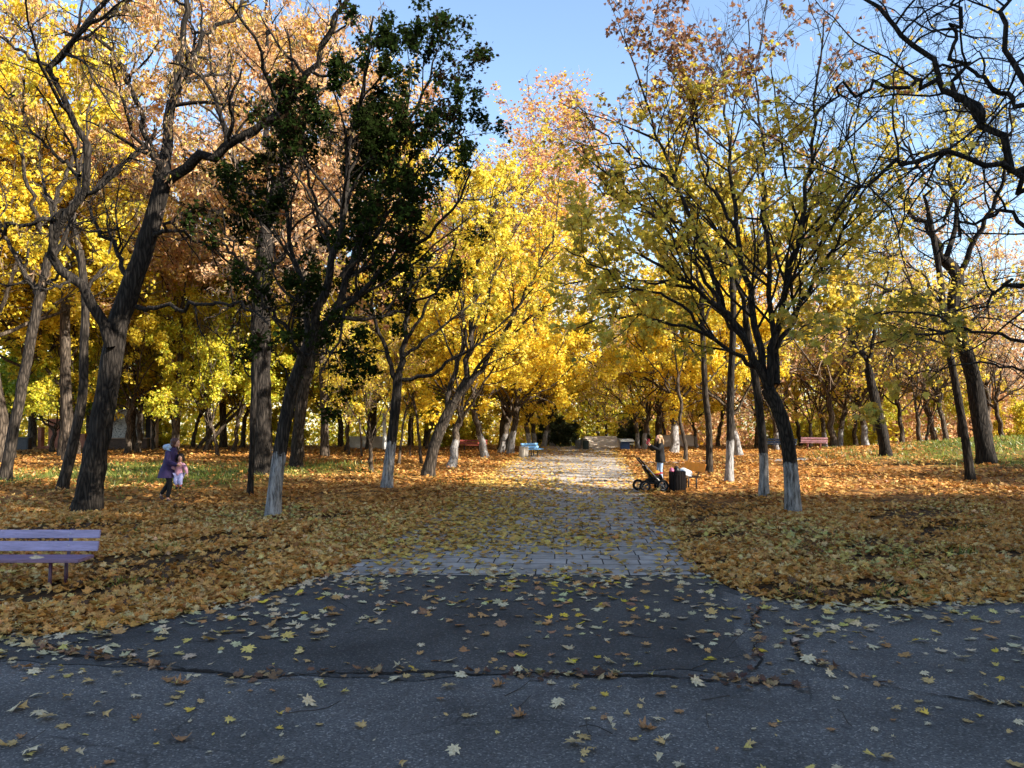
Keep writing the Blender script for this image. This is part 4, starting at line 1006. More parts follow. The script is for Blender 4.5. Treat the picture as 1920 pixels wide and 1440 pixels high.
# leaves on the asphalt: the nearest ones one by one, the rest as one sheet of litter
def asph_d(x, y):
    e = asph_edge(x) - y
    leftside = np.clip((-x - .0) / 5, 0, 1)
    b = .15 + .22 * np.clip((y - 6.8) / 3.5, 0, 1) + .9 * np.exp(-np.maximum(e, 0) / .45) + .8 * leftside * np.exp(-np.maximum(e, 0) / 1.3)
    return (e > -.25) * np.clip(b * (.8 + .8 * vnoise(x, y, 2.0, 14)), .02, 1)
x, y = sample(-11, 11, 5.1, 12.2, 13000, asph_d, rg)
APAL = [(3, (.60, .44, .17)), (1, (.62, .47, .13)), (4, (.60, .49, .30)), (2, (.50, .27, .10)), (1, (.70, .50, .05)), (1, (.38, .20, .10)), (1, (.52, .46, .22))]
vis = np.abs(x) < .66 * y + .3
order = np.argsort(y + 100 * (~vis)); NI = 285
ix = order[:NI]; rest = order[NI:]
tag(link("asphalt_leaves", lay("asphalt_leaves", x[rest], y[rest], (.045, .135), T_MAPLE, APAL, rg, .16, (.012, .022), .2)), "pale yellow and brown leaves littering the farther asphalt", "fallen leaves", kind="stuff")
# leaves caught along the broken seam
sx_ = []; sy_ = []
for pts, cnt, wd in ((SEAM, 260, .07), (SEAM2, 40, .05), (SEAM3, 60, .06)):
    for _ in range(cnt):
        k = rg.integers(0, len(pts) - 1); t = rg.uniform(); 
        sx_.append(pts[k][0] + (pts[k + 1][0] - pts[k][0]) * t + rg.normal(0, .05)); sy_.append(pts[k][1] + (pts[k + 1][1] - pts[k][1]) * t + rg.normal(0, wd))
sx_ = np.array(sx_); sy_ = np.array(sy_); kp = vnoise(sx_, sy_ * 0, 1.6, 41) > -.28; 
tag(link("seam_leaves", lay("seam_leaves", sx_[kp], sy_[kp], (.03, .10), T_MID, [(3, (.20, .10, .05)), (2, (.36, .22, .10)), (2, (.10, .05, .03)), (1, (.5, .4, .2))], rg, .3, (.014, .025), .3)), "brown crumpled leaves caught along the cracked asphalt seam", "fallen leaves", kind="stuff")

HUES = [("pale cream", (.62, .51, .32)), ("yellow", (.62, .47, .13)), ("tan", (.56, .38, .15)), ("brown", (.40, .21, .09)), ("golden", (.66, .45, .07))]
VAR = {}
for hi, (hn, hc) in enumerate(HUES):
    for v in range(6):
        T = T_MAPLE if v < 4 else (T_OVAL if v == 4 else T_STAR)
        sc = (1, .85, 1.1, .7, .6, .75)[v]
        c = np.array(hc) * rg.uniform(.85, 1.15)
        vv, k = leaf_geo(np.zeros((1, 3)), np.array([.13 * sc]), np.array([[rg.normal(0, .12), rg.normal(0, .12), 1.]]), np.array([[0, 1., 0]]), T, (.15, .45, .3, .25, .3, .5)[v], rg)
        # stem as a thin tapering sliver joined to the blade base
        b0 = vv[0]; st = np.array([b0, b0 + [.006, 0, .001], b0 + [.012 * (1 if v % 2 else -1), -.075 * sc, .012]])
        V = np.concatenate([vv, st]); f = list(range(k)) + [k, k + 1, k + 2]
        V[:, 2] -= V[:, 2].min()
        VAR[hi, v] = raw_mesh("fallen_leaf", V, f, [k, 3], np.tile(c, (k + 3, 1)), False, (M_litter,))
hp = np.array([.36, .12, .30, .17, .05]); 
for j in ix:
    h = int(rg.choice(5, p=hp)); v = int(rg.integers(0, 6))
    o = link("fallen_leaf", VAR[h, v], None, (float(x[j]), float(y[j]), .0125), (float(rg.normal(0, .06)), float(rg.normal(0, .06)), float(rg.uniform(0, 6.28))), float(rg.uniform(.38, .88)))
    hn = HUES[h][0]
    kind_ = "lobed maple leaf" if v < 4 else ("small oval leaf" if v == 4 else "small ragged leaf")
    tag(o, f"{hn} {kind_} lying flat on the dark asphalt in the foreground", "leaf", f"{hn} {kind_}s on the near asphalt")
o = link("fallen_leaf", VAR[0, 1], None, (-6.36, 10.66, .432), (.05, 0, .6), 1.1)
tag(o, "pale cream lobed leaf lying on the seat of the violet bench", "leaf")

def grass():
    rg = np.random.default_rng(15); n = 140000
    x = rg.uniform(-34, 40, n); y = rg.uniform(14, 60, n); k = (rg.uniform(0, 1, n) < grass_mask(x, y) ** 1.2) & (road_dist(x, y) > .3) & (np.abs(x) < .72 * y + 2)
    x = x[k]; y = y[k]
    # a few rank tufts close to the bench and on the near lawn
    for (cx, cy, cnt) in ((-5.3, 11.0, 60), (-7.2, 15.5, 90), (-9.5, 17.5, 120), (5.0, 10.6, 50), (7.6, 13.4, 60), (3.9, 10.4, 40), (-6.0, 14.0, 60), (9.0, 16, 60)):
        x = np.concatenate([x, cx + rg.normal(0, .22, cnt)]); y = np.concatenate([y, cy + rg.normal(0, .16, cnt)])
    n = len(x); z = gz(x, y); h = rg.uniform(.05, .15, n) * (1 + (y > 25) * .5); a = rg.uniform(0, 6.28, n); wd = rg.uniform(.006, .014, n) * (1 + y / 25)
    b = np.stack([x, y, z], -1); s = np.stack([np.cos(a), np.sin(a), a * 0], -1) * wd[:, None]; ln = rg.normal(0, .5, (n, 3)); ln[:, 2] = 1; ln = ln * h[:, None]
    V = np.stack([b - s, b + s, b + ln * .6 + s * .6, b + ln], 1).reshape(-1, 3)
    c = pick([(3, (.10, .15, .025)), (3, (.20, .24, .04)), (2, (.34, .33, .07)), (1, (.06, .10, .02))], n, rg, np.clip(.5 + vnoise(x, y, .7, 2), 0, 1))
    return raw_mesh("grass", V, np.arange(4 * n), np.full(n, 4), np.repeat(c, 4, 0), False, (M_leaf,))
tag(link("grass", grass()), "short yellowing grass growing through the fallen leaves", "grass", kind="stuff")
# small dark twigs lying about
def sticks():
    rg = np.random.default_rng(16); n = 260
    x = rg.uniform(-9, 12, n); y = 5 + rg.uniform(0, 1, n) ** 1.4 * 20; d = rg.normal(0, 1, (n, 3)); d[:, 2] = .02
    st = np.stack([x, y, gz(x, y) + .03], -1)
    p = grow(st, d, rg.uniform(.1, .45, n), 4, .15, 0, rg); p[:, :, 2] = np.maximum(p[:, :, 2], gz(p[:, :, 0], p[:, :, 1]) + .016)
    V, q = tubes(p, np.full((n, 5), 1.0) * rg.uniform(.002, .005, (n, 1)), 4)
    return raw_mesh("twig_litter", V, q.ravel(), np.full(len(q), 4), None, True, (B_twig,))
tag(link("twig_litter", sticks()), "small dry twigs lying among the leaves", "twigs", kind="stuff")
# ---------------------------------------------------------------- benches
V_wood = paint("violet_painted_wood", (.29, .25, .40), .5, .22, 5, .25, 0, (.10, .06, .10), .6, (.6, 6, 6))
V_seat = paint("worn_purple_wood", (.20, .12, .19), .55, .3, 5, .25, 0, (.06, .04, .05), .6, (.6, 6, 6))
V_iron = paint("purple_painted_steel", (.060, .022, .050), .5, .3, 14, .2)
M_bolt = paint("zinc_bolt", (.45, .45, .46), .4, .2, 20, .1, .7)
def bench(label, loc, rz, seatm, backm, legm, L=2.0, group=None, cat="bench", planks=((.545, .135, .33), (.705, .115, .37))):
    t = thing("park_bench", label, cat, loc, rz, group)
    R15 = Matrix.Rotation(rad(-14), 3, 'X')
    for z, h, yy in planks:
        pks = [MB().box((0, yy, z), (L, .035, h), R15, .006).build("backrest_plank", backm, t)]
        for s in (-1, 1):
            for q_ in (-.016, .016): MB().tube([(s * (L / 2 - .42) + q_, yy - .022, z + q_ * .9), (s * (L / 2 - .42) + q_, yy - .012, z + q_ * .9)], .007, 8).build("bolt", M_bolt, pks[-1])
    MB().box((0, .03, .425), (L, .40, .045), None, .008).build("seat", seatm, t)
    for s in (-1, 1):
        xx = s * (L / 2 - .42)
        MB().tube([(xx, -.08, .402), (xx, -.10, -.05)], .024, 10).build("leg", legm, t)
        MB().tube([(xx + .012, .27, .40), (xx + .012, .27, -.05)], .026, 10).build("leg", legm, t)
        MB().box((xx, .10, .39), (.05, .38, .028)).build("seat_bracket", legm, t)
        MB().box((xx + .012, .356, .58), (.045, .018, .40), R15).build("back_bracket", legm, t)
    return t
bench("violet painted plank bench standing in fallen leaves at the left edge", (-6.72, 10.72, .0), rad(0), V_seat, V_wood, V_iron, 1.95)
blue = paint("light_blue_paint", (.16, .42, .74), .5, .2, 5, .1); orange = paint("orange_varnished_board", (.95, .31, .04), .45, .15, 5, .1, 0, (.3, .12, .03), .3)
red = paint("dark_red_paint", (.22, .04, .025), .5, .2, 5, .1); pink = paint("pink_paint", (.55, .30, .32), .6, .2, 5, .1); dsteel = paint("dark_steel", (.02, .018, .018), .5, .2, 10, .1); dblue = paint("dark_blue_paint", (.03, .06, .12), .5, .2, 5, .1)
def at(px, D, z=None):
    x = (px - 960) / F * D; return (x, D, float(gz(x, D)) if z is None else z)
b = bench("bench with bright orange backrest beside the dark litter bin", (5.58, 25.6, gz(5.6, 25.6) - .0), rad(-74), paint("dark_brown_seat_board", (.05, .03, .02), .5), orange, dsteel, 1.35, planks=((.70, .27, .36),))
bench("light blue bench by the left edge of the path, far off", at(1000, 46), rad(38), blue, blue, dsteel, 1.3)
bench("dark red bench between trees on the far left lawn", at(886, 51), 0, red, red, dsteel, 1.9)
bench("pink bench on the far right lawn among bare trees", at(1524, 50), rad(-28), pink, pink, red, 1.6)
bench("dark blue bench half hidden by the right whitewashed maples", at(1462, 49), rad(-35), dblue, dblue, dsteel, 1.8)

# ---------------------------------------------------------------- litter bin with its slats
binm = paint("dark_brown_slats", (.008, .005, .0045), .7, .3, 6, .2, 0, (.02, .012, .01), .3, (8, 8, 1))
def bin_(label, loc, r, h, m):
    t = thing("litter_bin", label, "litter bin", loc)
    for k in range(18):
        a = 2 * math.pi * k / 18; rot = Matrix.Rotation(a, 3, 'Z')
        MB().box((r * math.cos(a), r * math.sin(a), h / 2), (.022, .072 * r / .25, h), rot, .005).build("slat", m, t)
    MB().torus((0, 0, h - .06), r - .02, .012, 'Z').build("hoop", dsteel, t); MB().torus((0, 0, .08), r - .02, .012, 'Z').build("hoop", dsteel, t)
    mb = MB(); mb.tube([(0, 0, .03), (0, 0, h - .1)], r - .03, 20); mb.build("liner", dsteel, t)
    return t
BX, BY = 5.10, 24.45
bin_("dark slatted litter bin standing in leaves beside the black pushchair", (BX, BY, gz(BX, BY) - .01), .245, .66, binm)
bin_("pale round litter bin beside the light blue bench", at(982, 45.0), .26, .62, paint("pale_concrete_bin", (.45, .40, .33), .8, .2, 4, .2))
# rubbish and bags
plast = paint("white_plastic_bag", (.66, .70, .74), .35, .12, 8, .5, 0, (.4, .45, .5), .3)
o = MB().blob((0, 0, .11), (.42, .36, .26), 3, .22, 4).build("plastic_bag", plast, None, (5.43, 25.05, float(gz(5.4, 25.05)) + .43)); o.rotation_euler = (0, .3, 0)
tag(o, "crumpled white plastic bag lying on the bench beside the litter bin", "bag")
o = MB().blob((0, 0, .06), (.22, .22, .26), 5, .2, 4).build("rubbish_bag", paint("black_plastic", (.012, .012, .014), .35, .2, 8, .4), None, (BX - .02, BY, float(gz(BX, BY)) + .61)); tag(o, "black rubbish bag bulging from the top of the dark litter bin", "bag")
o = MB().blob((0, 0, .05), (.16, .16, .2), 8, .2, 4).build("rubbish_bag", paint("pink_plastic", (.55, .12, .22), .4, .2, 8, .4), None, (BX - .17, BY - .02, float(gz(BX, BY)) + .62)); tag(o, "pink wrapper sticking out of the dark litter bin", "bag")

# ---------------------------------------------------------------- pushchair
def pushchair():
    blk = paint("black_frame", (.012, .012, .013), .4, .2, 12, .1); fab = paint("black_fabric", (.014, .013, .014), .9, .3, 30, .4); alu = paint("brushed_metal", (.5, .5, .52), .35, .1, 20, .1, .8)
    tyre = paint("black_tyre", (.012, .012, .012), .8, .2, 20, .3); rim = paint("grey_rim", (.16, .16, .17), .45, .15, 20, .1, .3)
    g = float(gz(4.45, 24.6)); t = thing("pushchair", "black three spoke pushchair with yellow blanket standing at the right path edge", "pushchair", (4.34, 24.62, .016), rad(4))
    t["label"] = "black pushchair with yellow blanket standing empty at the right path edge"
    W = .26
    for x, r in ((-.27, .18), (.30, .19)):
        for s in (-1, 1):
            yy = s * W; cx = x - (.10 if (s > 0 and x < 0) else 0) + (.02 * s if x > 0 else 0)
            wh = MB().torus((cx, yy, r), r - .034, .034, 'Y', 36, 12).build("wheel", tyre, t)
            m = MB(); m.torus((cx, yy, r), r - .072, .012, 'Y', 32, 8)
            for k in range(5):
                a = 2 * math.pi * k / 5 + .3; m.tube([(cx, yy, r), (cx + math.cos(a) * (r - .072), yy, r + math.sin(a) * (r - .072))], .011, 6)
            m.tube([(cx, yy - .03, r), (cx, yy + .03, r)], .024, 10); m.build("rim", rim, wh)
        MB().tube([(x - (.05 if x < 0 else 0), -W, r), (x - (.05 if x < 0 else 0), W, r)], .012, 8).build("axle", blk, t)
    for s in (-1, 1):
        y = s * (W - .05)
        MB().tube([(-.40, y, .98), (-.25, y, .82), (.0, y, .54), (.22, y, .29), (.31, y, .17)], .018, 10).build("push_bar", alu, t)
        MB().tube([(-.27, y, .16), (-.12, y, .26), (.02, y, .27), (.15, y, .26), (.30, y, .17)], .030, 10).build("chassis_tube", blk, t)
        MB().tube([(.02, y, .27), (.0, y, .40), (.0, y, .54)], .012, 8).build("strut", blk, t)
    MB().tube([(-.25, -W + .05, .82), (-.40, -W + .05, .98), (-.44, -W + .08, 1.03), (-.44, W - .08, 1.03), (-.40, W - .05, .98), (-.25, W - .05, .82)], .026, 10).build("handle", blk, t)
    r1 = Matrix.Rotation(rad(38), 3, 'Y')
    MB().box((.08, 0, .42), (.34, .34, .07), Matrix.Rotation(rad(-8), 3, 'Y'), .02).build("seat", fab, t)
    MB().box((-.15, 0, .60), (.06, .36, .46), Matrix.Rotation(rad(-32), 3, 'Y'), .02).build("backrest", fab, t)
    MB().box((.0, 0, .33), (.36, .30, .12), None, .03).build("basket", fab, t)
    MB().box((.28, 0, .42), (.05, .34, .20), Matrix.Rotation(rad(-20), 3, 'Y'), .015).build("leg_rest", fab, t)
    MB().tube([(.02, -.19, .52), (.18, -.20, .56), (.30, -.15, .57), (.33, 0, .57), (.30, .15, .57), (.18, .20, .56), (.02, .19, .52)], .020, 10).build("bumper_bar", paint("red_foam", (.42, .02, .03), .6), t)
    bl = MB().blob((.05, 0, .55), (.40, .30, .20), 4, .22, 4).build("blanket", paint("mustard_blanket", (.52, .29, .03), .95, .35, 14, .8), t)
    MB().blob((.0, 0, .65), (.26, .26, .16), 6, .25, 4).build("cushion", paint("orange_brown_cushion", (.38, .16, .02), .95, .35, 14, .8), t)
    return t
pushchair()

# ---------------------------------------------------------------- people
SKIN = paint("skin", (.50, .27, .19), .6, .08, 10, .05, 0, (.45, .2, .14), .1)
def skin_mesh(name, J, E, mat, root=0, sub=2):
    """J: list of (x,y,z,rx,ry); E: list of index chains"""
    me = bpy.data.meshes.new(name); ed = [(a, b) for ch in E for a, b in zip(ch[:-1], ch[1:])]
    me.from_pydata([j[:3] for j in J], ed, []); o = bpy.data.objects.new(name, me); COL.objects.link(o)
    m = o.modifiers.new("skin", 'SKIN'); m.use_smooth_shade = True; m.branch_smoothing = .35
    for i, j in enumerate(J):
        v = me.skin_vertices[0].data[i]; v.radius = (j[3], j[4] if len(j) > 4 else j[3]); v.use_root = (i == root)
    s = o.modifiers.new("sub", 'SUBSURF'); s.levels = sub; s.render_levels = sub
    bpy.context.view_layer.update()
    ev = o.evaluated_get(bpy.context.evaluated_depsgraph_get()); nm = bpy.data.meshes.new_from_object(ev)
    bpy.data.objects.remove(o); bpy.data.meshes.remove(me)
    nm.materials.clear(); nm.materials.append(mat); nm.name = name
    for p in nm.polygons: p.use_smooth = True
    return nm

def loft(name, rings, sleeves, mat):
    mb = MB(); bm = mb.b; k = 28; prev = None; n = len(rings); fine = []
    R_ = np.array(rings, float); t = np.linspace(0, n - 1, (n - 1) * 4 + 1)
    for c in t: fine.append([np.interp(c, np.arange(n), R_[:, q]) for q in range(5)])
    for zi, (cx, cy, z, rx, ry) in enumerate(fine):
        ring = []
        for j in range(k):
            a = 2 * math.pi * j / k; fold = 1 + .03 * math.sin(a * 5 + z * 9) + .02 * math.sin(a * 9 - z * 14)
            ring.append(bm.verts.new((cx + rx * fold * math.cos(a), cy + ry * fold * math.sin(a), z)))
        if prev:
            for j in range(k): bm.faces.new((prev[j], prev[(j + 1) % k], ring[(j + 1) % k], ring[j])).smooth = True
        else: bm.faces.new(ring)
        prev = ring
    bm.faces.new(prev)
    for pts, rr in sleeves: mb.tube([tuple(p) for p in resample(pts, rr, 14, np.random.default_rng(1))[0]], list(resample(pts, rr, 14, np.random.default_rng(1))[1]), 14)
    bmesh.ops.recalc_face_normals(bm, faces=bm.faces)
    me = bpy.data.meshes.new(name); bm.to_mesh(me); bm.free(); me.materials.append(mat); return me

def hand(J, E, wi, d, s, curl=.5, flip=1):
    """palm and five fingers from joint index wi, pointing along d, fingers spread along s"""
    w0 = np.array(J[wi][:3]); d = np.array(d) / np.linalg.norm(d); s = np.array(s) / np.linalg.norm(s); n = np.cross(d, s) * flip
    J.append((*(w0 + d * .055), .022, .032)); p = len(J) - 1; E.append([wi, p])
    for k, (o, l) in enumerate(((-.030, .068), (-.010, .078), (.010, .072), (.029, .056))):
        a = w0 + d * .085 + s * o; b = a + (d * (1 - .4 * curl) + n * .5 * curl) * l * .5; c = b + (d * (1 - .9 * curl) + n * curl) * l * .5
        i = len(J); J += [(*a, .010), (*b, .0085), (*c, .007)]; E.append([p, i, i + 1, i + 2])
    a = w0 + d * .035 - s * .038; b = a + d * .03 - s * .018 + n * .012; i = len(J); J += [(*a, .011), (*b, .009)]; E.append([p, i, i + 1])

def head(c, yaw, pitch=0.0, sc=1.0):
    """head mesh: skull, jaw, nose, brows, lips, ears; faces +x before yaw; returns bmesh-ready object builder"""
    mb = MB(); bm = mb.b
    r = bmesh.ops.create_uvsphere(bm, u_segments=28, v_segments=20, radius=1.0)
    for v in r['verts']:
        x, y, z = v.co
        x2 = x * .098; y2 = y * .076 * (1 - .18 * max(0, -z)); z2 = z * .115
        if z < 0 and x > 0: x2 *= 1 - .10 * (-z)
        if z < -.2 and x < 0: x2 *= .72
        nose = math.exp(-((y / .20) ** 2 + ((z + .12) / .22) ** 2)) * (x > .3); x2 += .026 * nose
        brow = math.exp(-((abs(y) - .35) ** 2 / .05 + ((z - .18) / .10) ** 2)) * (x > .3); x2 += .006 * brow
        eye = math.exp(-((abs(y) - .36) ** 2 / .02 + ((z - .02) / .10) ** 2)) * (x > .3); x2 -= .010 * eye
        lip = math.exp(-((y / .30) ** 2 + ((z + .52) / .09) ** 2)) * (x > .2); x2 += .007 * lip
        chin = math.exp(-((y / .4) ** 2 + ((z + .85) / .2) ** 2)) * (x > .1); x2 += .010 * chin
        v.co = (x2, y2, z2)
        for f in v.link_faces: f.smooth = True
    for s in (-1, 1):
        r = bmesh.ops.create_icosphere(bm, subdivisions=2, radius=1.0)
        for v in r['verts']:
            v.co = Vector((v.co.x * .016 - .008, v.co.y * .008 + s * .076, v.co.z * .030 - .008))
    return mb
def place_head(mb, name, mat, parent, c, yaw, pitch=0, sc=1.0): 
    return mb.build(name, mat, parent, c, (0, pitch, yaw)) if sc == 1 else scaled(mb.build(name, mat, parent, c, (0, pitch, yaw)), sc)
def scaled(o, s): o.scale = (s, s, s); return o

def face_bits(headobj):
    dk = paint("eye_dark", (.02, .015, .012), .3); lp = paint("lips", (.42, .13, .12), .5)
    for s in (-1, 1): MB().blob((.083, s * .028, .004), (.014, .022, .012), 1, 0, 2).build("eye", dk, headobj)
    MB().blob((.092, 0, -.060), (.012, .042, .014), 1, 0, 2).build("mouth", lp, headobj)

def figure(t, J, E, headc, yaw, pitch, hs=1.0):
    """body + head joined as ONE skin mesh called body"""
    me = skin_mesh("body", J, E, SKIN)
    mb = head(None, 0); 
    bm = mb.b; M = Matrix.Translation(Vector(headc)) @ Matrix.Rotation(yaw, 4, 'Z') @ Matrix.Rotation(pitch, 4, 'Y') @ Matrix.Scale(hs, 4)
    bmesh.ops.transform(bm, matrix=M, verts=bm.verts); bm.from_mesh(me); 
    for f in bm.faces: f.smooth = True
    bm.to_mesh(me); bm.free()
    o = link("body", me, t)
    e = bpy.data.objects.new("face", None); 
    dk = paint("eye_dark", (.02, .015, .012), .3); lp = paint("lips", (.42, .13, .12), .5)
    for s in (-1, 1):
        m = MB().blob((.083, s * .028, .004), (.014, .022, .012), 1, 0, 2); bmesh.ops.transform(m.b, matrix=M, verts=m.b.verts); m.build("eye", dk, t)
    m = MB().blob((.092, 0, -.060), (.012, .042, .014), 1, 0, 2); bmesh.ops.transform(m.b, matrix=M, verts=m.b.verts); m.build("mouth", lp, t)
    bpy.data.objects.remove(e)
    return o

# woman carrying a child, walking right (towards +x)
def carrier():
    D = 21.6; loc = at(318, D); t = thing("person", "woman in a long purple coat and pale blue hood walking right, carrying a child", "person", loc)
    # body
    J = [(0, 0, .92, .13, .15), (.03, 0, 1.10, .12, .14), (.08, 0, 1.30, .12, .16), (.13, 0, 1.46, .05), (.16, 0, 1.53, .048)]
    E = [[0, 1, 2, 3, 4]]
    for s, kn, an, to in ((-1, (.10, -.09, .50), (.03, -.09, .09), (.17, -.09, .035)), (1, (-.02, .09, .50), (-.24, .09, .17), (-.15, .09, .05))):
        i = len(J); J += [(.0, s * .09, .86, .085), (*kn, .058), (*an, .034), (*to, .026)]; E.append([0, i, i + 1, i + 2, i + 3])
    for s in (-1, 1):
        i = len(J); J += [(.08, s * .17, 1.38, .05), (.10, s * .24, 1.12, .042), (.30, s * (.19 if s < 0 else .12), 1.02, .032)]; E.append([2, i, i + 1, i + 2])
        hand(J, E, i + 2, (.9, -s * .5, .1), (0, 0, 1), .6)
    figure(t, J, E, (.20, 0, 1.60), -.25, .25)
    # trousers
    TJ = [(0, 0, .92, .09, .11)]; TE = []
    for s, kn, an in ((-1, (.10, -.09, .50), (.03, -.09, .12)), (1, (-.02, .09, .50), (-.235, .09, .19))):
        i = len(TJ); TJ += [(0, s * .085, .80, .088), (*kn, .070), (*an, .056)]; TE.append([0, i, i + 1, i + 2])
    link("trousers", skin_mesh("trousers", TJ, TE, paint("black_trousers", (.012, .012, .014), .85, .2, 20, .3)), t)
    shoe = paint("brown_boots", (.07, .035, .025), .6)
    link("shoe", skin_mesh("shoe", [(.02, -.09, .10, .052), (.06, -.09, .05, .048), (.18, -.09, .04, .042)], [[0, 1, 2]], shoe), t)
    link("shoe", skin_mesh("shoe", [(-.24, .09, .17, .05), (-.22, .09, .11, .048), (-.14, .09, .045, .04)], [[0, 1, 2]], shoe), t)
    # coat: torso, flared skirt, sleeves
    coat = paint("purple_coat", (.035, .020, .085), .8, .25, 12, .4)
    rings = [(-.05, 0, .66, .235, .225), (-.045, 0, .72, .225, .22), (-.02, 0, .90, .185, .20), (.02, 0, 1.06, .155, .18), (.055, 0, 1.22, .155, .195), (.08, 0, 1.34, .14, .205), (.10, 0, 1.41, .11, .15), (.12, 0, 1.48, .075, .085)]
    slv = [([(.075, s * .17, 1.37), (.08, s * .23, 1.25), (.11, s * .24, 1.11), (.20, s * .225, 1.05), (.31, s * (.19 if s < 0 else .12), 1.02)], (.085, .082, .075, .065, .052)) for s in (-1, 1)]
    link("coat", loft("coat", rings, slv, coat), t)
    hood = paint("pale_blue_hood", (.36, .46, .58), .9, .2, 20, .5)
    MB().blob((.0, 0, 1.49), (.28, .29, .19), 4, .10, 4).build("hood", hood, t)
    MB().tube([(.02, -.13, 1.46), (.10, -.15, 1.38), (.15, -.10, 1.33)], .028, 8).build("hood_lining", hood, t)
    hair = paint("auburn_hair", (.060, .018, .012), .5, .4, 30, .5, 0, (.02, .008, .006), .4, (4, 4, 1))
    MB().blob((.165, 0, 1.645), (.225, .205, .235), 9, .06, 4).build("hair", hair, t)
    MB().blob((.12, 0, 1.56), (.17, .20, .24), 10, .10, 3).build("hair", hair, t)
    # child, held in front
    k = thing("person", "small child in pink jacket and lavender trousers held by the woman in purple", "person", (loc[0] + .30, loc[1] - .02, loc[2] + .42))
    J = [(0, 0, .34, .075, .09), (0, 0, .48, .08, .09), (.01, 0, .59, .07, .10), (.02, 0, .66, .032), (.03, 0, .70, .035)]; E = [[0, 1, 2, 3, 4]]
    # the child faces the camera and right: local x sideways
    legs = []
    for s in (-1, 1):
        i = len(J); J += [(s * .055, -.01, .31, .055), (s * .065 + .01, -.10, .16, .042), (s * .05 + .03, -.07, .0, .026), (s * .05 + .05, -.14, -.03, .020)]; E.append([0, i, i + 1, i + 2, i + 3]); legs.append(i)
    arms = []
    for s, el, wr in ((-1, (-.17, -.04, .52), (-.09, -.12, .50)), (1, (.18, -.02, .52), (.24, -.05, .36))):
        i = len(J); J += [(s * .105, 0, .60, .035), (*el, .030), (*wr, .023)]; E.append([2, i, i + 1, i + 2]); arms.append((el, wr, s))
        J2 = J; w0 = np.array(wr); dd = w0 - np.array(el); dd = dd / np.linalg.norm(dd)
        p = len(J); J.append((*(w0 + dd * .03), .015, .02)); E.append([i + 2, p])
        for o_, l in ((-.016, .03), (-.005, .036), (.006, .034), (.016, .028), (-.028, .02)):
            q_ = len(J); J += [(*(w0 + dd * .045 + np.array([0, 0, o_])), .006), (*(w0 + dd * (.045 + l) + np.array([0, 0, o_ * 1.3])), .005)]; E.append([p, q_, q_ + 1])
    figure(k, J, E, (.035, -.02, .775), rad(-65), .1, .82)
    jk = paint("pink_jacket", (.55, .27, .34), .85, .2, 16, .5)
    rings = [(0, 0, .31, .105, .115), (0, 0, .42, .105, .115), (.005, 0, .53, .10, .115), (.01, 0, .60, .09, .11), (.015, 0, .655, .05, .055)]
    slv = [([(s * .10, 0, .595), (el[0] * .95, el[1], el[2] + .02), (wr[0], wr[1], wr[2])], (.056, .05, .036)) for el, wr, s in arms]
    link("jacket", loft("jacket", rings, slv, jk), k)
    TJ = [(0, 0, .33, .10, .11)]; TE = []
    for s in (-1, 1): i = len(TJ); TJ += [(s * .058, -.01, .30, .072), (s * .065 + .01, -.10, .16, .062), (s * .05 + .03, -.075, .05, .050)]; TE.append([0, i, i + 1, i + 2])
    link("trousers", skin_mesh("trousers", TJ, TE, paint("lavender_trousers", (.36, .36, .60), .85, .2, 16, .5)), k)
    sock = paint("red_socks", (.34, .03, .03), .8); sh = paint("black_shoes", (.015, .013, .013), .5)
    for s in (-1, 1):
        link("sock", skin_mesh("sock", [(s * .05 + .03, -.072, .06, .040), (s * .05 + .03, -.07, .0, .036)], [[0, 1]], sock), k)
        link("shoe", skin_mesh("shoe", [(s * .05 + .03, -.07, -.01, .038), (s * .05 + .05, -.16, -.035, .032)], [[0, 1]], sh), k)
    hr = paint("black_hair", (.010, .008, .008), .5, .3, 30, .4)
    MB().blob((.03, .02, .815), (.20, .21, .19), 9, .06, 4).build("hair", hr, k)
    MB().blob((-.06, .0, .75), (.07, .10, .14), 10, .1, 3).build("hair", hr, k); MB().blob((.12, .01, .75), (.06, .10, .14), 11, .1, 3).build("hair", hr, k)
carrier()

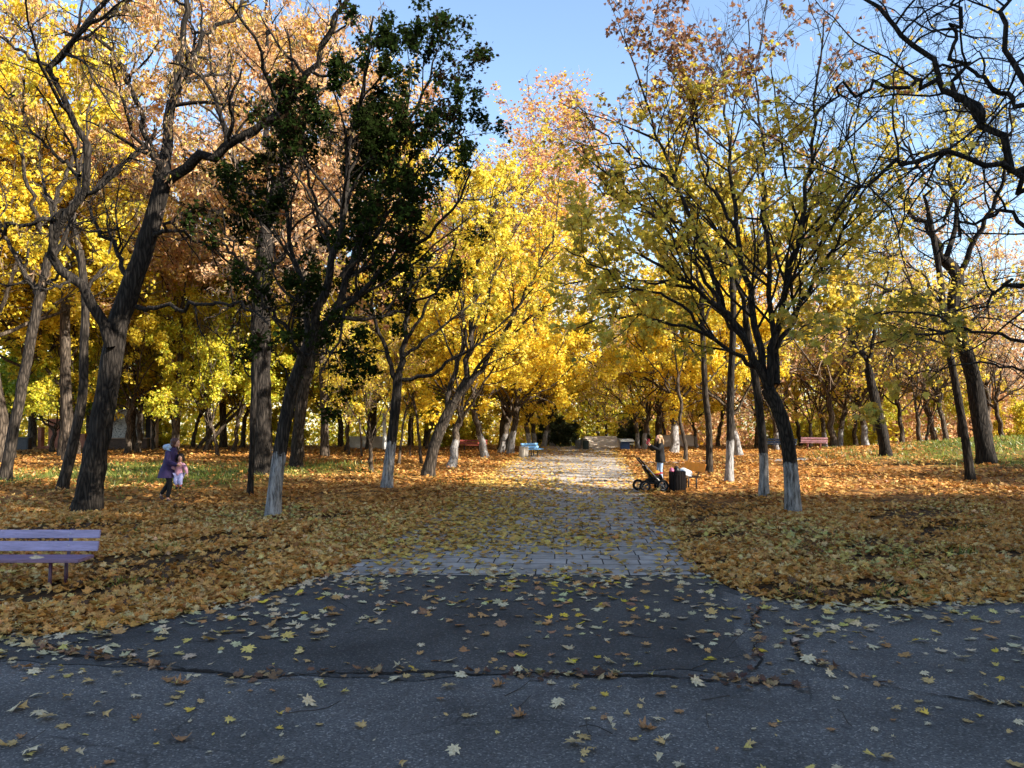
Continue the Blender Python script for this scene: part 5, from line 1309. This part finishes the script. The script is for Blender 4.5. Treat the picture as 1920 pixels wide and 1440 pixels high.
# woman holding up a red phone, facing left (towards -x) behind the pushchair
def phone_woman():
    D = 27.6; loc = at(1237, D); t = thing("person", "blonde woman in black jacket and jeans holding up a red phone behind the pushchair", "person", loc, rad(180 + 14))
    J = [(0, 0, .90, .12, .14), (.0, 0, 1.08, .11, .13), (.02, 0, 1.28, .11, .155), (.03, 0, 1.44, .048), (.04, 0, 1.50, .046)]; E = [[0, 1, 2, 3, 4]]
    for s in (-1, 1):
        i = len(J); J += [(0, s * .09, .84, .08), (.03, s * .09, .48, .055), (-.01, s * .09, .09, .034), (.12, s * .10, .045, .026)]; E.append([0, i, i + 1, i + 2, i + 3])
    arms = []
    for s in (-1, 1):
        i = len(J); el = (.17, s * .22, 1.19); wr = (.38, s * .06, 1.32)
        J += [(.02, s * .165, 1.36, .048), (*el, .04), (*wr, .03)]; E.append([2, i, i + 1, i + 2]); hand(J, E, i + 2, (.6, -s * .15, .8), (0, 1, 0), .5); arms.append((el, wr, s))
    figure(t, J, E, (.055, 0, 1.57), 0, .05)
    TJ = [(0, 0, .90, .09, .11)]; TE = []
    for s in (-1, 1): i = len(TJ); TJ += [(0, s * .085, .78, .082), (.03, s * .09, .48, .066), (-.01, s * .09, .10, .052)]; TE.append([0, i, i + 1, i + 2])
    link("jeans", skin_mesh("jeans", TJ, TE, paint("blue_jeans", (.20, .28, .42), .85, .2, 20, .3)), t)
    for s in (-1, 1): link("shoe", skin_mesh("shoe", [(-.01, s * .09, .09, .05), (.02, s * .09, .05, .048), (.14, s * .10, .04, .040)], [[0, 1, 2]], paint("dark_shoes", (.03, .025, .025), .6)), t)
    jk = paint("black_jacket", (.005, .005, .006), .75, .3, 16, .4)
    rings = [(0, 0, .74, .175, .195), (0, 0, .88, .165, .19), (.0, 0, 1.06, .145, .175), (.02, 0, 1.24, .145, .19), (.02, 0, 1.34, .13, .20), (.03, 0, 1.40, .10, .15), (.035, 0, 1.46, .072, .08)]
    slv = [([(.02, s * .165, 1.36), (.09, s * .21, 1.27), (el[0], el[1], el[2]), (.28, s * .15, 1.24), (wr[0], wr[1], wr[2])], (.08, .076, .068, .06, .048)) for el, wr, s in arms]
    link("jacket", loft("jacket", rings, slv, jk), t)
    hr = paint("blonde_hair", (.22, .135, .06), .55, .3, 26, .5, 0, (.22, .13, .06), .5, (5, 5, .8))
    MB().blob((.01, 0, 1.60), (.20, .19, .21), 9, .05, 4).build("hair", hr, t)
    MB().blob((-.065, 0, 1.43), (.13, .25, .36), 12, .10, 4).build("hair", hr, t)
    for s in (-1, 1): MB().blob((.06, s * .10, 1.40), (.10, .08, .36), 13 + s, .12, 4).build("hair", hr, t)
    ph = MB().box((0, 0, 0), (.014, .10, .19), None, .004).build("phone", paint("red_phone_case", (.50, .015, .02), .35, .1, 8, .05))
    tr = Matrix.Translation(loc) @ Matrix.Rotation(rad(194), 4, 'Z') @ Matrix.Translation((.455, 0, 1.46)) @ Matrix.Rotation(rad(-12), 4, 'Y') @ Matrix.Rotation(rad(40), 4, 'Z')
    ph.location = tr.to_translation(); ph.rotation_euler = tr.to_euler(); tag(ph, "phone in a red case held up by the blonde woman", "phone")
    lens = MB().box((.008, -.022, .055), (.004, .03, .04), None, .001).build("camera_lens", dsteel, ph)
phone_woman()

# ---------------------------------------------------------------- structures at the back
brick = lambda name, c1, c2, mo: brickmat(name, c1, c2, mo)
def brickmat(name, c1, c2, mo):
    m, nt, ns, lk = nmat(name); b = ns['Principled BSDF']; b.inputs['Roughness'].default_value = .9
    tc = N(nt, "ShaderNodeTexCoord"); mp = N(nt, "ShaderNodeMapping"); mp.inputs['Rotation'].default_value = (rad(90), 0, 0); lk.new(tc.outputs['Object'], mp.inputs[0])
    br = N(nt, "ShaderNodeTexBrick", Scale=1.0); br.inputs['Brick Width'].default_value = .25; br.inputs['Row Height'].default_value = .08; br.inputs['Mortar Size'].default_value = .008
    br.inputs['Color1'].default_value = (*c1, 1); br.inputs['Color2'].default_value = (*c2, 1); br.inputs['Mortar'].default_value = (*mo, 1); lk.new(mp.outputs[0], br.inputs['Vector'])
    nz = N(nt, "ShaderNodeTexNoise", Scale=2.5, Detail=8.0, Roughness=.7); lk.new(tc.outputs['Object'], nz.inputs['Vector'])
    r = ramp(nt, [(.32, (.55, .5, .46)), (.7, (1.25, 1.2, 1.15))]); lk.new(nz.outputs[0], r.inputs[0])
    lk.new(mixc(nt, br.outputs[0], r.outputs[0], 1.0, 'MULTIPLY'), b.inputs['Base Color'])
    return m
def scrawl_mat():
    m, nt, ns, lk = nmat("scrawled_white_plaster"); b = ns['Principled BSDF']; b.inputs['Roughness'].default_value = .9
    tc = N(nt, "ShaderNodeTexCoord"); nz = N(nt, "ShaderNodeTexNoise", Scale=2.6, Detail=3.0, Distortion=2.2); lk.new(tc.outputs['Object'], nz.inputs['Vector'])
    r = ramp(nt, [(.40, (.52, .50, .47)), (.465, (.52, .50, .47)), (.48, (.12, .12, .13)), (.52, (.12, .12, .13)), (.535, (.56, .54, .50)), (.62, (.62, .60, .56)), (.64, (.24, .23, .24)), (.67, (.6, .57, .52))]); lk.new(nz.outputs[0], r.inputs[0])
    lk.new(r.outputs[0], b.inputs['Base Color']); return m
Br = brickmat("red_brick", (.34, .10, .055), (.44, .16, .09), (.3, .22, .17)); Bd = brickmat("dark_brown_brick", (.10, .062, .045), (.15, .09, .065), (.10, .085, .07)); Bp = brickmat("pale_brick", (.44, .30, .22), (.5, .36, .27), (.42, .36, .3))
D = 56.0; X = lambda px: (px - 960) / F * D; Z = lambda py: 2.35 + (HZ - py) / F * D
g0 = float(gz(X(245), D))
t = thing("ruined_building", "small ruined brick building with graffiti on its white wall, left wood", "building", (X(245), D, g0))
lx = lambda px: X(px) - X(245); hz = lambda py: Z(py) - g0
def bx(name, px0, px1, py0, py1, y0, th, m):
    return MB().box(((lx(px0) + lx(px1)) / 2, y0 + th / 2, (max(hz(py1), -.2) + hz(py0)) / 2), (lx(px1) - lx(px0), th, hz(py0) - max(hz(py1), -.2))).build(name, m, t)
bx("graffiti_wall", 190, 266, 768, 850, .2, .3, scrawl_mat())
bx("opening_shade_panel", 266.3, 281, 772, 850, .6, .3, paint("recess_shade", (.05, .045, .05), .9))  # solid panel; the opening's shade is put into its dark colour
bx("brick_pillar", 281.3, 292, 764, 850, .15, .4, Bp)
bx("low_wall", 205, 288, 822, 850, -.9, .35, Bd)
MB().box(((lx(204) + lx(289)) / 2, -.72, hz(821)), (lx(289) - lx(204), .45, .07)).build("wall_cap", Bp, t)
bx("lintel", 188, 293, 752, 763.5, .1, .5, Bp)
t = thing("brick_wall", "crumbling red brick wall between the left trees", "wall", (X(118), D, float(gz(X(118), D))))
lx = lambda px: X(px) - X(118)
bx("wall_panel", 92, 112, 784, 850, 0, .35, Br); bx("wall_panel", 112.3, 160, 812, 850, .05, .3, Br); bx("brick_pillar", 72, 79, 800, 850, 0, .4, Br); bx("wall_panel", 79.3, 91.7, 836, 850, .05, .3, Br)
t = thing("utility_box", "dark grey utility box left of the red brick wall", "utility box", (X(60), D - 1, float(gz(X(60), D))))
lx = lambda px: X(px) - X(60)
ubm = paint("dark_grey_metal", (.05, .05, .052), .6)
bx("cabinet", 48, 71, 822, 850, 0, .5, ubm); bx("door", 50, 69, 824, 842, -.035, .03, paint("dark_grey_door", (.06, .06, .064), .6)); bx("lid", 47, 72, 819.5, 821.7, -.04, .6, ubm)
# pale low wall and white post on the left lawn's far side
x0 = (694 - 960) / F * 57; t = thing("low_wall", "pale low concrete wall at the far side of the left lawn", "wall", (x0, 57, float(gz(x0, 57))))
MB().box((0, 0, .35), (3.0, .3, .9), None, .02).build("wall_panel", M_conc, t); MB().box((0, -.002, .83), (3.1, .4, .07)).build("wall_cap", M_conc, t)
x0 = (721 - 960) / F * 55; t = thing("post", "white painted post catching the sun behind the long limbed maple", "post", (x0, 55, float(gz(x0, 55))))
wp = paint("white_post_paint", (.75, .75, .72), .6, .1, 4, .1); MB().tube([(0, 0, -.1), (.02, 0, 1.2), (.0, 0, 2.5)], .13, 14).build("shaft", wp, t); MB().tube([(0, 0, 2.5), (0, 0, 2.56)], .16, 14).build("cap", wp, t)
# concrete ramp at the end of the path
x0 = (1131 - 960) / F * 58; t = thing("concrete_ramp", "pale sloping concrete ramp closing the far end of the path", "ramp", (x0, 58, 0.0))
w2 = 1.20
m = MB(); m.poly([(-w2, 0, -.1), (-w2, 2.6, -.1), (-w2, 2.6, .80), (-w2, 1.9, .80), (-w2, 0, .10)], (2 * w2, 0, 0)); m.build("slope", paint("sunlit_concrete_slope", (.62, .53, .42), .9, .2, 3, .3), t)  # slope lighter and warmer than the kerbs, sunlight put into the colour
for s in (-1, 1): MB().box((s * (w2 + .09), 1.3, .30), (.16, 2.7, .75), None, .02).build("side_kerb", M_conc, t)
# blue kiosk cart
x0 = (1172 - 960) / F * 55; t = thing("kiosk", "small blue kiosk with pale awning at the far right of the path", "kiosk", (x0, 55, .0))
bl2 = paint("kiosk_blue", (.025, .075, .22), .5)
MB().box((0, .3, .30), (.62, .5, .60), None, .02).build("body", bl2, t); MB().box((.10, -.02, .67), (.95, .8, .07), Matrix.Rotation(rad(8), 3, 'X'), .01).build("awning", paint("pale_awning", (.55, .6, .62), .7), t)
MB().box((.5, .25, .40), (.30, .4, .10), None, .01).build("shelf", paint("cream_shelf", (.55, .52, .4), .7), t); MB().box((.5, .25, .14), (.05, .3, .38)).build("leg", dsteel, t)
# white wall with faded scrawls behind the woman with the phone
x0 = (1272 - 960) / F * 60; t = thing("boundary_wall", "white plastered wall with pink stains behind the blonde woman", "wall", (x0, 60, float(gz(x0, 60))))
MB().box((0, 0, .32), (2.7, .25, .95), None, .01).build("wall_panel", paint("stained_white_plaster", (.62, .55, .52), .9, .15, 2.5, .2, 0, (.45, .16, .14), .6), t); MB().box((0, -.002, .82), (2.8, .33, .06)).build("wall_cap", M_conc, t)
# small far things on the path
for (px, D_, lab, m_) in ((1098, 56, "small dark green litter bin standing left of the concrete ramp", paint("dark_green_bin", (.015, .03, .028), .5)), (1084, 56.5, "small grey litter bin at the left edge of the path's far end", paint("grey_bin", (.12, .12, .12), .6))):
    bin_(lab, at(px, D_), .2, .62, m_)
